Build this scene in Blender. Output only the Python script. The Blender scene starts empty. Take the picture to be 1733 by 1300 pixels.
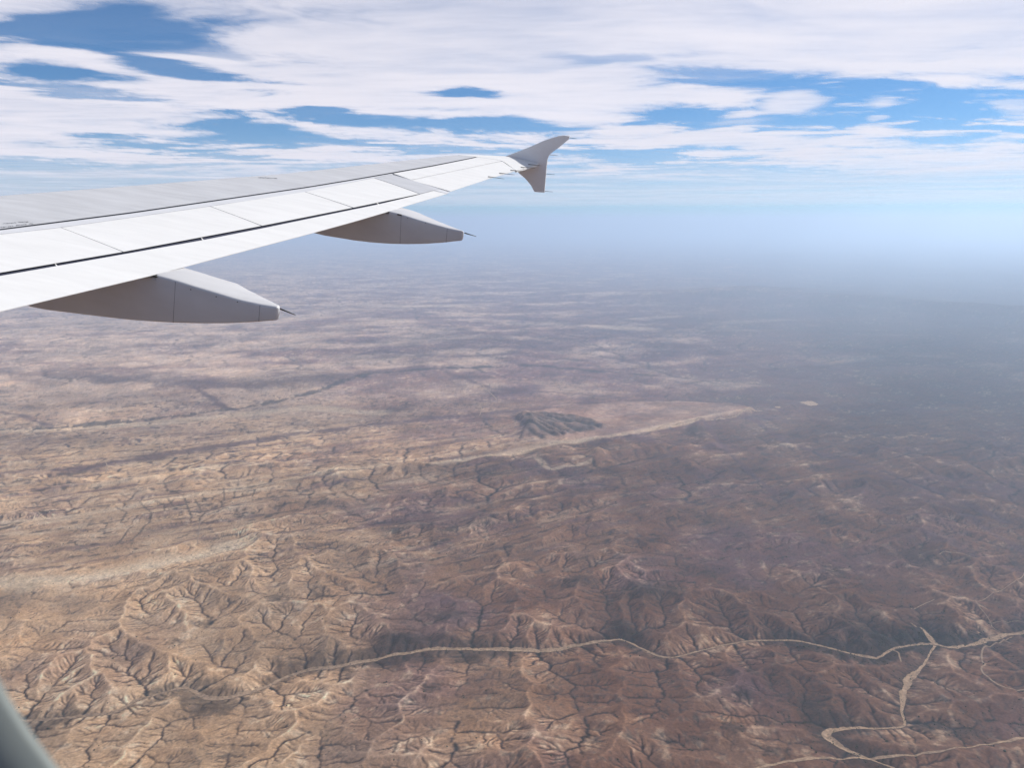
import bpy, math, random
import numpy as np

random.seed(4)
R = math.radians
scene = bpy.context.scene

# ------------------------------------------------------------------ camera
F_PX, CX, CY, HY = 1330.0, 866.5, 650.0, 375.0      # focal length, centre and horizon row, in photo pixels
TH = math.atan((CY - HY) / F_PX)                     # camera pitch below the horizontal
H = 5000.0                                           # flying height above the plain

cam_data = bpy.data.cameras.new('camera')
cam = bpy.data.objects.new('camera', cam_data)
scene.collection.objects.link(cam)
scene.camera = cam
cam.location = (0, 0, 0)
cam.rotation_euler = (math.pi / 2 - TH, 0, 0)
cam_data.sensor_fit = 'HORIZONTAL'
cam_data.sensor_width = 36.0
cam_data.lens = F_PX / 1733.0 * 36.0
cam_data.clip_start = 0.02
cam_data.clip_end = 2.0e6
cam_data.dof.use_dof = True
cam_data.dof.focus_distance = 60.0
cam_data.dof.aperture_fstop = cam_data.lens / 2.0    # a 2 mm wide phone lens: only the window frame blurs

# ------------------------------------------------------------------ world, sun, exposure
SUN_AZ, SUN_EL = R(64), R(39)                        # to the right of the view, fairly high
world = bpy.data.worlds.new('World')
scene.world = world
world.use_nodes = True
wn = world.node_tree.nodes
wl = world.node_tree.links
bg = wn['Background']
sky = wn.new('ShaderNodeTexSky')
sky.sky_type = 'NISHITA'
sky.sun_disc = False
sky.sun_elevation = SUN_EL
sky.sun_rotation = SUN_AZ
sky.altitude = 3000
sky.air_density = 1.0
sky.dust_density = 0.3
sky.ozone_density = 3.0
tint = wn.new('ShaderNodeMixRGB')
tint.blend_type = 'MULTIPLY'
tint.inputs['Fac'].default_value = 1.0
tint.inputs['Color2'].default_value = (0.58, 0.92, 1.14, 1.0)   # the phone's cool rendering of the clear sky
wl.new(sky.outputs['Color'], tint.inputs['Color1'])
wl.new(tint.outputs['Color'], bg.inputs['Color'])
bg.inputs['Strength'].default_value = 0.066

sun_data = bpy.data.lights.new('sun', 'SUN')
sun = bpy.data.objects.new('sun', sun_data)
scene.collection.objects.link(sun)
sun_data.energy = 5.0
sun_data.angle = R(0.53)
sun_data.color = (1.0, 0.96, 0.90)
sun.rotation_euler = (math.pi / 2 - SUN_EL, 0, math.pi - SUN_AZ)

scene.view_settings.view_transform = 'Standard'
scene.view_settings.look = 'None'
scene.view_settings.exposure = 0.46
scene.view_settings.gamma = 1.0
scene.view_settings.use_curve_mapping = False
scene.cycles.use_denoising = True
scene.cycles.max_bounces = 6
scene.cycles.diffuse_bounces = 3
scene.cycles.transparent_max_bounces = 12
scene.cycles.volume_bounces = 4

# ------------------------------------------------------------------ helpers
def link(o):
    scene.collection.objects.link(o)
    return o

def mesh_obj(name, verts, faces, mats, parent=None, smooth=False, mat_index=None):
    me = bpy.data.meshes.new(name)
    me.from_pydata([tuple(map(float, v)) for v in verts], [], [tuple(f) for f in faces])
    if not isinstance(mats, (list, tuple)):
        mats = [mats]
    for m in mats:
        me.materials.append(m)
    if mat_index is not None:
        me.polygons.foreach_set('material_index', np.array(mat_index, dtype=np.int32))
    if smooth:
        me.polygons.foreach_set('use_smooth', np.ones(len(me.polygons), dtype=bool))
    me.validate()
    me.update()
    o = link(bpy.data.objects.new(name, me))
    if parent is not None:
        o.parent = parent
    return o

def grid_mesh(name, P, quads_ok=None, wrap=False):
    """numpy fast path: P is (rows, cols, 3)."""
    nr, nc = P.shape[:2]
    me = bpy.data.meshes.new(name)
    me.vertices.add(nr * nc)
    me.vertices.foreach_set('co', P.reshape(-1).astype(np.float32))
    idx = np.arange(nr * nc).reshape(nr, nc)
    if wrap:
        idx = np.concatenate([idx, idx[:, :1]], 1)
    q = np.stack([idx[:-1, :-1], idx[:-1, 1:], idx[1:, 1:], idx[1:, :-1]], -1).reshape(-1, 4)
    n = len(q)
    me.loops.add(n * 4)
    me.loops.foreach_set('vertex_index', q.reshape(-1).astype(np.int32))
    me.polygons.add(n)
    me.polygons.foreach_set('loop_start', (np.arange(n) * 4).astype(np.int32))
    me.polygons.foreach_set('use_smooth', np.ones(n, dtype=bool))
    me.update(calc_edges=True)
    return me

def point_attr(me, name, arr):
    if arr.ndim == 1:
        a = me.attributes.new(name, 'FLOAT', 'POINT')
        a.data.foreach_set('value', arr.astype(np.float32))
    else:
        a = me.attributes.new(name, 'FLOAT_COLOR', 'POINT')
        rgba = np.ones((len(arr), 4), np.float32)
        rgba[:, :3] = arr
        a.data.foreach_set('color', rgba.reshape(-1))

def ray(px):
    """directions through photo pixels"""
    px = np.atleast_2d(np.asarray(px, float))
    x = (px[:, 0] - CX) / F_PX
    u = -(px[:, 1] - CY) / F_PX
    c, s = math.cos(TH), math.sin(TH)
    return np.stack([x, c + u * s, -s + u * c], 1)

def ground_xy(px):
    d = ray(px)
    return (d * (-H / d[:, 2])[:, None])[:, :2]

# value noise with gradient hashing, vectorised
def _hash(ix, iy, seed):
    h = (ix.astype(np.int64) * 374761393 + iy.astype(np.int64) * 668265263 + seed * 974634777) & 0xFFFFFFFF
    h = ((h ^ (h >> 13)) * 1274126177) & 0xFFFFFFFF
    return (h ^ (h >> 16)) & 0xFFFF

_ANG = np.arange(65536) * (2 * np.pi / 65536)
_GX, _GY = np.cos(_ANG).astype(np.float32), np.sin(_ANG).astype(np.float32)

def noise(x, y, seed=0):
    x0 = np.floor(x); y0 = np.floor(y)
    fx = (x - x0).astype(np.float32); fy = (y - y0).astype(np.float32)
    ix = x0.astype(np.int64); iy = y0.astype(np.int64)
    u = fx * fx * fx * (fx * (fx * 6 - 15) + 10)
    v = fy * fy * fy * (fy * (fy * 6 - 15) + 10)
    def g(dx, dy):
        h = _hash(ix + dx, iy + dy, seed)
        return _GX[h] * (fx - dx) + _GY[h] * (fy - dy)
    a = g(0, 0); b = g(1, 0); c = g(0, 1); d = g(1, 1)
    return (a + u * (b - a) + v * (c - a) + u * v * (a - b - c + d)) * 1.5

def fbm(x, y, octaves=4, seed=0, gain=0.5):
    s = 0.0; amp = 1.0; tot = 0.0
    for i in range(octaves):
        s = s + amp * noise(x, y, seed + i * 17)
        tot += amp
        amp *= gain
        x = x * 2.03 + 11.3; y = y * 2.03 - 7.1
    return s / tot * 1.4

def sstep(a, b, x):
    t = np.clip((x - a) / (b - a), 0, 1)
    return t * t * (3 - 2 * t)

def mixc(a, b, t):
    return a + (b - a) * t[..., None]

def seg_dist(X, Y, pts):
    """distance to a polyline and the running length at the closest point"""
    best = np.full(X.shape, 1e9, np.float32)
    for (x0, y0), (x1, y1) in zip(pts[:-1], pts[1:]):
        dx, dy = x1 - x0, y1 - y0
        L2 = dx * dx + dy * dy + 1e-9
        t = np.clip(((X - x0) * dx + (Y - y0) * dy) / L2, 0, 1)
        d = np.hypot(X - (x0 + t * dx), Y - (y0 + t * dy))
        np.minimum(best, d, out=best)
    return best

def inside(X, Y, poly):
    r = np.zeros(X.shape, bool)
    n = len(poly)
    for i in range(n):
        x0, y0 = poly[i]; x1, y1 = poly[(i + 1) % n]
        if y0 == y1:
            continue
        c = ((y0 > Y) != (y1 > Y)) & (X < (x1 - x0) * (Y - y0) / (y1 - y0) + x0)
        r ^= c
    return r

def catmull(pts, step):
    pts = np.asarray(pts, float)
    p = np.vstack([2 * pts[0] - pts[1], pts, 2 * pts[-1] - pts[-2]])
    out = []
    for i in range(1, len(p) - 2):
        n = max(2, int(np.linalg.norm(p[i + 1] - p[i]) / step))
        t = np.linspace(0, 1, n, endpoint=False)[:, None]
        a, b, c, d = p[i - 1], p[i], p[i + 1], p[i + 2]
        out.append(0.5 * (2 * b + (c - a) * t + (2 * a - 5 * b + 4 * c - d) * t ** 2 + (3 * b - a - 3 * c + d) * t ** 3))
    out.append(pts[-1:])
    return np.vstack(out)

# ------------------------------------------------------------------ terrain: stream erosion on a 16 m raster
RIVER = ground_xy([(-260, 1250), (60, 1215), (185, 1203), (240, 1178), (315, 1160), (350, 1178), (400, 1175), (450, 1160),
                   (500, 1137), (600, 1122), (690, 1105), (760, 1100), (850, 1103), (930, 1106), (985, 1096), (1050, 1087),
                   (1090, 1104), (1130, 1118), (1195, 1104), (1250, 1092), (1311, 1088), (1358, 1091), (1434, 1109),
                   (1484, 1119), (1518, 1101), (1576, 1095), (1607, 1100), (1650, 1094), (1696, 1081), (1733, 1075), (1950, 1050)])
BRANCH = ground_xy([(1582, 1097), (1562, 1130), (1540, 1155), (1530, 1180), (1527, 1210), (1532, 1230), (1520, 1237),
                    (1480, 1238), (1430, 1238), (1402, 1246), (1403, 1258), (1430, 1275), (1470, 1290), (1520, 1310), (1600, 1345)])
VALLEYS = [ground_xy(p) for p in (
    [(905, 960), (915, 1000), (913, 1035), (955, 1062), (1050, 1085)],
    [(1130, 900), (1140, 970), (1180, 1000), (1195, 1040), (1170, 1062), (1080, 1075)],
    [(1190, 720), (1215, 760), (1235, 790), (1300, 850), (1330, 900)],
    [(1030, 1000), (1190, 1000)],
    [(1430, 950), (1440, 975), (1500, 1000), (1560, 1060), (1580, 1090)],
    [(655, 1130), (640, 1160), (560, 1230), (545, 1300)],
    [(775, 1105), (800, 1140), (770, 1190), (765, 1290)],
    [(900, 1110), (930, 1130), (970, 1180), (990, 1260)],
    [(400, 1010), (520, 1020), (610, 1010)],
    [(250, 1060), (330, 1090), (400, 1140)],
    [(430, 905), (600, 900), (700, 935), (870, 960)])]
FARSTREAM = ground_xy([(-200, 735), (90, 727), (240, 712), (400, 692), (520, 668), (620, 640), (740, 632), (900, 625), (1100, 640)])
MIDWASH = ground_xy([(-300, 1010), (60, 985), (200, 978), (330, 940), (470, 910), (620, 880), (820, 850), (1010, 800)])

_sa, _sb = ground_xy([(0, 905)])[0], ground_xy([(520, 824)])[0]
STRIKE = (_sb - _sa) / np.linalg.norm(_sb - _sa)     # strike of the rock beds
DX = 16.0
RELIEF = 0.45
RNG = np.random.default_rng(11)
GX0, GX1, GY0, GY1 = -16500.0, 16500.0, 4200.0, 25400.0

def erode(z, ks, fixed, dx, iters, dt, diff, a0=4e3):
    ny, nx = z.shape
    n = ny * nx
    self_idx = np.arange(n).reshape(ny, nx)
    sh = [(-1, 0), (1, 0), (0, -1), (0, 1), (-1, -1), (-1, 1), (1, -1), (1, 1)]
    ksf = ks.ravel(); fx = fixed.ravel()
    for it in range(iters):
        best = np.zeros((ny - 2, nx - 2), np.float32)
        rec = self_idx[1:-1, 1:-1].copy()
        dist = np.full((ny - 2, nx - 2), dx, np.float32)
        zi = z[1:-1, 1:-1]
        for dy, dxx in sh:
            L = dx * math.hypot(dy, dxx)
            s = (zi - z[1 + dy:ny - 1 + dy, 1 + dxx:nx - 1 + dxx]) / L
            s *= RNG.uniform(0.6, 1.0, s.shape).astype(np.float32)
            m = s > best
            best[m] = s[m]; dist[m] = L
            rec[m] = self_idx[1 + dy:ny - 1 + dy, 1 + dxx:nx - 1 + dxx][m]
        r = self_idx.copy(); r[1:-1, 1:-1] = rec
        dd = np.full((ny, nx), dx, np.float32); dd[1:-1, 1:-1] = dist
        r = r.ravel(); dd = dd.ravel()
        r[fx] = np.flatnonzero(fx)
        depth = (r != np.arange(n)).astype(np.int32)
        ptr = r
        while True:
            nd = depth + depth[ptr]
            if np.array_equal(nd, depth):
                break
            depth = nd
            ptr = ptr[ptr]
        order = np.argsort(depth, kind='stable')
        b = np.concatenate([[0], np.cumsum(np.bincount(depth))])
        A = np.full(n, dx * dx, np.float64)
        for l in range(len(b) - 2, 0, -1):
            i = order[b[l]:b[l + 1]]
            np.add.at(A, r[i], A[i])
        zf = z.ravel().astype(np.float64)
        zf[~fx] += dt
        Fc = dt / ksf * np.sqrt(A + a0) / dd
        for l in range(1, len(b) - 1):
            i = order[b[l]:b[l + 1]]
            zf[i] = (zf[i] + Fc[i] * zf[r[i]]) / (1 + Fc[i])
        z = zf.reshape(ny, nx).astype(np.float32)
        if diff > 0:
            lap = np.zeros_like(z)
            lap[1:-1, 1:-1] = z[:-2, 1:-1] + z[2:, 1:-1] + z[1:-1, :-2] + z[1:-1, 2:] - 4 * z[1:-1, 1:-1]
            z = np.where(fixed, z, z + diff * lap)
    for _ in range(1):
        lap[1:-1, 1:-1] = z[:-2, 1:-1] + z[2:, 1:-1] + z[1:-1, :-2] + z[1:-1, 2:] - 4 * z[1:-1, 1:-1]
        z = z + 0.18 * lap * sstep(6e4, 1e4, A.reshape(ny, nx))
    return z, A.reshape(ny, nx)

def resize(a, ny, nx):
    yy = np.linspace(0, a.shape[0] - 1, ny); xx = np.linspace(0, a.shape[1] - 1, nx)
    y0 = np.minimum(yy.astype(int), a.shape[0] - 2); x0 = np.minimum(xx.astype(int), a.shape[1] - 2)
    fy = (yy - y0)[:, None]; fxx = (xx - x0)[None, :]
    return ((a[y0][:, x0] * (1 - fxx) + a[y0][:, x0 + 1] * fxx) * (1 - fy)
            + (a[y0 + 1][:, x0] * (1 - fxx) + a[y0 + 1][:, x0 + 1] * fxx) * fy).astype(np.float32)

EXT = (GX0, GX1, GY0, GY1)
NEAR = (-10600.0, 10600.0, 5000.0, 13600.0)
def sample(a, x, y, ext=EXT):
    u = np.clip((x - ext[0]) / (ext[1] - ext[0]) * (a.shape[1] - 1), 0, a.shape[1] - 1.001)
    v = np.clip((y - ext[2]) / (ext[3] - ext[2]) * (a.shape[0] - 1), 0, a.shape[0] - 1.001)
    i = u.astype(np.int32); j = v.astype(np.int32); u = (u - i).astype(np.float32); v = (v - j).astype(np.float32)
    return (a[j, i] * (1 - u) + a[j, i + 1] * u) * (1 - v) + (a[j + 1, i] * (1 - u) + a[j + 1, i + 1] * u) * v

def blur(a, n):
    for _ in range(n):
        b = a.copy()
        b[1:-1, 1:-1] = (4 * a[1:-1, 1:-1] + 2 * (a[:-2, 1:-1] + a[2:, 1:-1] + a[1:-1, :-2] + a[1:-1, 2:])
                         + a[:-2, :-2] + a[2:, 2:] + a[:-2, 2:] + a[2:, :-2]) / 16
        a = b
    return a

MESA = ground_xy([(1275, 700), (1240, 693), (1150, 689), (1050, 690), (960, 697), (905, 706), (880, 716), (893, 738),
                  (880, 760), (840, 785), (1000, 757), (1100, 737), (1170, 722), (1230, 712)])

def make_raster():
    z = A = None
    for lev, iters, dt in ((5, 60, 14.0), (2.5, 16, 10.0), (1, 8, 6.0)):
        dx = DX * lev
        nx = int((GX1 - GX0) / dx) + 1; ny = int((GY1 - GY0) / dx) + 1
        X, Y = np.meshgrid(np.linspace(GX0, GX1, nx), np.linspace(GY0, GY1, ny))
        X = X.astype(np.float32); Y = Y.astype(np.float32)
        fixed = np.zeros((ny, nx), bool)
        fixed[0] = fixed[-1] = True; fixed[:, 0] = fixed[:, -1] = True
        for pl in (RIVER, BRANCH, FARSTREAM):
            for p in catmull(pl, dx * 0.5):
                i = int(round((p[0] - GX0) / dx)); j = int(round((p[1] - GY0) / dx))
                if 0 <= i < nx and 0 <= j < ny:
                    fixed[j, i] = True
        # steep badlands in front, long low plains behind
        hilly = sstep(21500, 14000, Y + 1800 * fbm(X / 5000, Y / 5000, 3, 5))
        ks = 12 + 34 * hilly * (1 + 0.55 * fbm(X / 2600, Y / 2600, 3, 9))
        ks *= 1 + 0.25 * noise(X / 420, Y / 420, 31)
        # tilted hard and soft beds striking up to the right
        al, ac = X * STRIKE[0] + Y * STRIKE[1], -X * STRIKE[1] + Y * STRIKE[0]
        bed = fbm(al / 3600, ac / 330 + 0.8 * noise(X / 2600, Y / 2600, 41), 3, 43)
        ks *= 1 + 1.1 * bed * sstep(9000, 12000, Y)
        ks = np.clip(ks, 6, 90).astype(np.float32)
        if z is None:
            dr = np.minimum(seg_dist(X, Y, RIVER), seg_dist(X, Y, BRANCH))
            z = 20 + 16 * fbm(X / 1500, Y / 1500, 5, 2, 0.55) + 18 * noise(X / 4200, Y / 4200, 6)
            z += 0.045 * np.minimum(dr, 9000) + 0.010 * (GX1 - X)
            for v in VALLEYS + [MIDWASH]:
                z -= 45 * np.exp(-(seg_dist(X, Y, v) / 180) ** 2)
        else:
            z = resize(z, ny, nx) + 3.0 * noise(X / (dx * 2.3), Y / (dx * 2.3), 77 + int(lev))
        z = z.astype(np.float32)
        z[fixed] = 0
        z, A = erode(z, ks, fixed, dx, iters, dt, 0.10 if lev > 1 else 0.12)
    # bend the grid-bound channels; the river itself stays put
    k = sstep(60, 400, np.minimum(seg_dist(X, Y, RIVER), seg_dist(X, Y, BRANCH)))
    wx = k * (70 * fbm(X / 520, Y / 520, 3, 51)); wy = k * (70 * fbm(X / 520, Y / 520, 3, 61))
    z = sample(z, X + wx, Y + wy); A = 10 ** sample(np.log10(A).astype(np.float32), X + wx, Y + wy)
    return X, Y, z * RELIEF, A

RX, RY, RZ, RA = make_raster()

def make_near():
    """the foreground again on a finer raster, so that the small rills show"""
    dx = 8.5
    nx = int((NEAR[1] - NEAR[0]) / dx) + 1; ny = int((NEAR[3] - NEAR[2]) / dx) + 1
    X, Y = np.meshgrid(np.linspace(NEAR[0], NEAR[1], nx), np.linspace(NEAR[2], NEAR[3], ny))
    X = X.astype(np.float32); Y = Y.astype(np.float32)
    z = sample(RZ, X, Y) / RELIEF
    z = z + 2.5 * fbm(X / 40, Y / 40, 2, 91)
    fixed = np.zeros((ny, nx), bool)
    fixed[0] = fixed[-1] = True; fixed[:, 0] = fixed[:, -1] = True
    for pl in (RIVER, BRANCH):
        for p in catmull(pl, dx * 0.5):
            i = int(round((p[0] - NEAR[0]) / dx)); j = int(round((p[1] - NEAR[2]) / dx))
            if 0 <= i < nx and 0 <= j < ny:
                fixed[j, i] = True
                z[j, i] = 0
    ks = 34 * (1 + 0.5 * fbm(X / 1900, Y / 1900, 3, 9)) * (1 + 0.3 * noise(X / 300, Y / 300, 33))
    ks = np.clip(ks, 10, 80).astype(np.float32)
    z, A = erode(z.astype(np.float32), ks, fixed, dx, 7, 4.0, 0.06, 1.2e3)
    k = sstep(60, 300, np.minimum(seg_dist(X, Y, RIVER), seg_dist(X, Y, BRANCH)))
    wx = k * 26 * fbm(X / 190, Y / 190, 2, 53); wy = k * 26 * fbm(X / 190, Y / 190, 2, 63)
    z = sample(z, X + wx, Y + wy, NEAR); A = 10 ** sample(np.log10(A).astype(np.float32), X + wx, Y + wy, NEAR)
    return z * RELIEF, A
NZ, NA = make_near()

def belt(A, cell):
    """log of the drained area, spread sideways so that larger streams carry wider belts of scrub"""
    L = np.log10(A).astype(np.float32)
    d = L.copy()
    for rnd_, drop in ((1, 0.10), (2, 0.32), (3, 0.35), (4, 0.35), (5, 0.35)) if cell < 12 else ((1, 0.16), (2, 0.5), (3, 0.6)):
        e = d.copy()
        for dy, dx_ in ((-1, 0), (1, 0), (0, -1), (0, 1)):
            e[1:-1, 1:-1] = np.maximum(e[1:-1, 1:-1], d[1 + dy:d.shape[0] - 1 + dy, 1 + dx_:d.shape[1] - 1 + dx_] - drop)
        d = e
    return blur(d, 1)

RC = np.clip((RZ - blur(RZ, 5)) / 4.5, -1, 1)        # convex crests +, hollows -
NC = np.clip((NZ - blur(NZ, 9)) / 4.0, -1, 1)
NF = np.clip((NZ - blur(NZ, 2)) / 0.9, -1, 1)        # rills
RF = np.clip((RZ - blur(RZ, 1)) / 1.4, -1, 1)
RLOGA = belt(RA, DX)
NLOGA = belt(NA, 8.5)

def nearw(x, y):
    return (sstep(NEAR[0], NEAR[0] + 900, x) * sstep(NEAR[1], NEAR[1] - 900, x)
            * sstep(NEAR[2], NEAR[2] + 400, y) * sstep(NEAR[3], NEAR[3] - 1200, y))

def tri(u, lo, hi):
    w = hi - lo
    t = np.mod(u - lo, 2 * w)
    return lo + np.where(t > w, 2 * w - t, t)

def border(x, y):
    return (sstep(GX0 + 500, GX0 + 3000, x) * sstep(GX1 - 500, GX1 - 3000, x)
            * sstep(GY0 + 100, GY0 + 900, y) * sstep(GY1 - 500, GY1 - 3500, y))

def far_uv(x, y):
    c, s_ = math.cos(0.5), math.sin(0.5)
    a = (c * x + s_ * y) * 0.5; b = (-s_ * x + c * y) * 0.5
    return tri(a, GX0 + 3000, GX1 - 3000), tri(b, GY0 + 2000, GY1 - 9000)

def broad(x, y):
    return 70 * fbm(x / 9000, y / 9000, 2, 201)

def mesa_mask(x, y):
    k = inside(x, y, MESA).astype(np.float32)
    # soft edge from the distance to the outline
    d = seg_dist(x, y, np.vstack([MESA, MESA[:1]]))
    sd = np.where(k > 0, d, -d) + 60 * noise(x / 260, y / 260, 301)
    return sstep(-110, 40, sd)

HILL = ground_xy([(889, 722), (903, 712), (935, 711), (965, 714), (1000, 722), (1025, 734), (1005, 741), (960, 748), (915, 757), (893, 750)])
_h0, _h1 = ground_xy([(905, 714)])[0], ground_xy([(1012, 738)])[0]
HDIR = (_h1 - _h0) / np.linalg.norm(_h1 - _h0)

def hill_mask(x, y):
    m = (x > HILL[:, 0].min() - 400) & (x < HILL[:, 0].max() + 400) & (y > HILL[:, 1].min() - 400) & (y < HILL[:, 1].max() + 400)
    r = np.zeros(x.shape, np.float32)
    if m.any():
        xm, ym = x[m], y[m]
        d = seg_dist(xm, ym, np.vstack([HILL, HILL[:1]]))
        sd = np.where(inside(xm, ym, HILL), d, -d) + 110 * noise(xm / 330, ym / 330, 311)
        r[m] = sstep(-120, 120, sd)
    return r

def hill_stripe(x, y):
    ac = -(x - _h0[0]) * HDIR[1] + (y - _h0[1]) * HDIR[0]
    al = (x - _h0[0]) * HDIR[0] + (y - _h0[1]) * HDIR[1]
    ph = ac * (1 - al / 6500) / 190 + 0.9 * noise(al / 1100, ac / 420, 321) + 0.45 * noise(al / 420, ac / 150, 322)
    return 0.5 + 0.5 * np.cos(ph * 2 * np.pi * 0.8)

FARHILLS = ground_xy([(1130, 506), (1200, 503), (1270, 499), (1330, 501), (1420, 511), (1520, 522), (1640, 533), (1800, 545)])
SCARP = ground_xy([(1185, 722), (1175, 738), (1192, 752), (1210, 775)])
BUTTE = ground_xy([(885, 712), (893, 722), (902, 738), (893, 748)])
KNOB = ground_xy([(1012, 782), (1014, 790), (1004, 797)])

def height(x, y):
    w = border(x, y)
    zn = sample(RZ, x, y)
    q = nearw(x, y)
    zn = zn + (sample(NZ, x, y, NEAR) - zn) * q
    fu, fv = far_uv(x, y)
    zf = 0.55 * sample(RZ, fu, fv) + 60
    z = zf + (zn - zf) * w + broad(x, y)
    m = (y > 12000) & (y < 30000) & (x > -8000) & (x < 14000)
    if np.any(m):
        xm, ym = x[m], y[m]
        q = mesa_mask(xm, ym)
        flat = 190 + 0.12 * (z[m] - 150)
        zz = z[m] + (np.maximum(flat, z[m] * 0.4 + 120) - z[m]) * q
        hm = hill_mask(xm, ym)
        zz = zz + hm * (60 - 62 * hill_stripe(xm, ym) + 22 * noise(xm / 150, ym / 150, 331))
        for pl, hh, wd in ((SCARP, 60, 170), (BUTTE, 120, 220), (KNOB, 110, 170)):
            zz = zz + hh * np.exp(-(seg_dist(xm, ym, pl) / wd) ** 2)
        z[m] = zz
    m = y > 38000
    if np.any(m):
        xm, ym = x[m], y[m]
        d = seg_dist(xm, ym, FARHILLS)
        z[m] += 480 * np.exp(-(d / 3800) ** 2) * (0.75 + 0.5 * fbm(xm / 5000, ym / 5000, 4, 401))
        z[m] += 260 * np.clip(fbm(xm / 16000, ym / 16000, 5, 403), 0, 1) * sstep(38000, 60000, ym)
    return z

def lin(r, g, b):
    f = lambda c: c / 12.92 if c <= 0.04045 else ((c + 0.055) / 1.055) ** 2.4
    return np.array([f(r / 255.), f(g / 255.), f(b / 255.)], np.float32)

TAN = np.array([0.48, 0.305, 0.175], np.float32)
PALE = np.array([0.57, 0.42, 0.275], np.float32)
BROWN = np.array([0.165, 0.084, 0.053], np.float32)
PURPLE = np.array([0.138, 0.080, 0.082], np.float32)
SCRUB_SHADE = np.array([0.030, 0.029, 0.027], np.float32)  # scrub colour, also used to paint cloud and scarp shade
DARKSOIL = np.array([0.065, 0.042, 0.038], np.float32)
SAND = np.array([0.52, 0.38, 0.24], np.float32)

STRIPS = [  # pale bare ground bands: line, half width in metres, strength
    (ground_xy([(1265, 702), (1150, 727), (1000, 758), (890, 777), (800, 792), (640, 806), (520, 824), (300, 858), (120, 890), (-200, 930)]), 100, 0.65),
    (ground_xy([(1000, 757), (860, 781), (740, 798)]), 230, 0.7),
    (ground_xy([(-100, 1000), (60, 1002), (150, 992), (270, 968), (330, 955), (420, 930)]), 230, 0.95),
    (ground_xy([(910, 795), (930, 812), (1000, 800)]), 80, 0.6),
    (ground_xy([(-100, 735), (100, 730), (250, 722), (420, 700), (520, 690), (640, 700)]), 330, 0.65),
    (ground_xy([(680, 522), (770, 520)]), 900, 0.5),
    (ground_xy([(1010, 555), (1090, 560)]), 700, 0.5),
]
BANDS = [   # darker streaks of scrub on the plain
    (ground_xy([(1250, 688), (1000, 690), (880, 698), (760, 710), (640, 722), (520, 735), (400, 757), (250, 785), (0, 830)]), 260, 0.8),
    (ground_xy([(1250, 700), (1200, 720), (1090, 745), (1000, 765)]), 110, 0.5),
    (ground_xy([(0, 640), (200, 650), (420, 660), (620, 640), (760, 630)]), 650, 0.6),
    (ground_xy([(1500, 900), (1600, 935), (1740, 990)]), 150, 0.5),
    (ground_xy([(330, 662), (380, 690), (400, 694)]), 130, 0.8),
    (ground_xy([(0, 702), (40, 708), (90, 727)]), 120, 0.7),
    (ground_xy([(640, 600), (760, 612), (900, 605)]), 260, 0.6),
    (ground_xy([(740, 632), (830, 660), (960, 668), (1060, 676)]), 120, 0.7),
    (ground_xy([(1050, 615), (1180, 640), (1290, 650)]), 260, 0.6),
    (ground_xy([(1240, 690), (1330, 760), (1450, 800), (1560, 840), (1700, 900)]), 130, 0.75),
    (ground_xy([(1420, 800), (1560, 850), (1680, 920), (1760, 960)]), 110, 0.7),
    (ground_xy([(1190, 720), (1230, 780), (1310, 850)]), 70, 0.8),
]
DARK_PATCHES = [  # dark scrub / groves, the first entry painted scarp shade; photo centre, radii in metres
    ((1176, 739), 260, 260), ((1605, 1245), 330, 90), ((1560, 1237), 160, 60), ((1590, 1075), 330, 160), ((1660, 1085), 260, 80), ((1470, 1075), 420, 150),
    ((1290, 1235), 110, 60), ((1240, 1248), 130, 50), ((1310, 1285), 140, 40), ((1180, 1270), 90, 40), ((1130, 1275), 90, 40),
    ((1000, 1275), 90, 40), ((1255, 1190), 120, 50), ((760, 1050), 380, 70), ((1100, 1015), 420, 110), ((980, 1000), 260, 70),
    ((465, 1020), 150, 60), ((655, 1085), 260, 40), ((730, 1175), 120, 50), ((540, 1015), 160, 60), ((255, 1150), 110, 40),
    ((300, 1090), 130, 45), ((1640, 1130), 90, 50), ((1410, 985), 200, 110), ((1560, 960), 300, 150), ((340, 1060), 150, 50)]

HEDGES = [ground_xy(p) for p in (
    [(197, 873), (216, 882), (205, 900)], [(238, 866), (258, 882), (255, 898), (222, 932)], [(226, 905), (200, 935)],
    [(286, 860), (302, 878)], [(314, 858), (322, 882), (326, 892)], [(332, 860), (340, 878)], [(343, 853), (350, 862), (330, 864)],
    [(380, 842), (381, 862)], [(376, 862), (377, 872)], [(398, 845), (398, 858), (412, 857), (412, 848), (398, 847)],
    [(412, 856), (428, 857), (433, 845), (424, 842), (415, 847)], [(262, 864), (280, 868), (280, 882)],
    [(640, 800), (600, 806), (540, 803)], [(398, 885), (430, 882)], [(80, 885), (200, 870), (330, 850), (470, 832), (620, 810)],
    [(150, 905), (280, 882)], [(820, 812), (760, 822), (700, 840)])]

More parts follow.
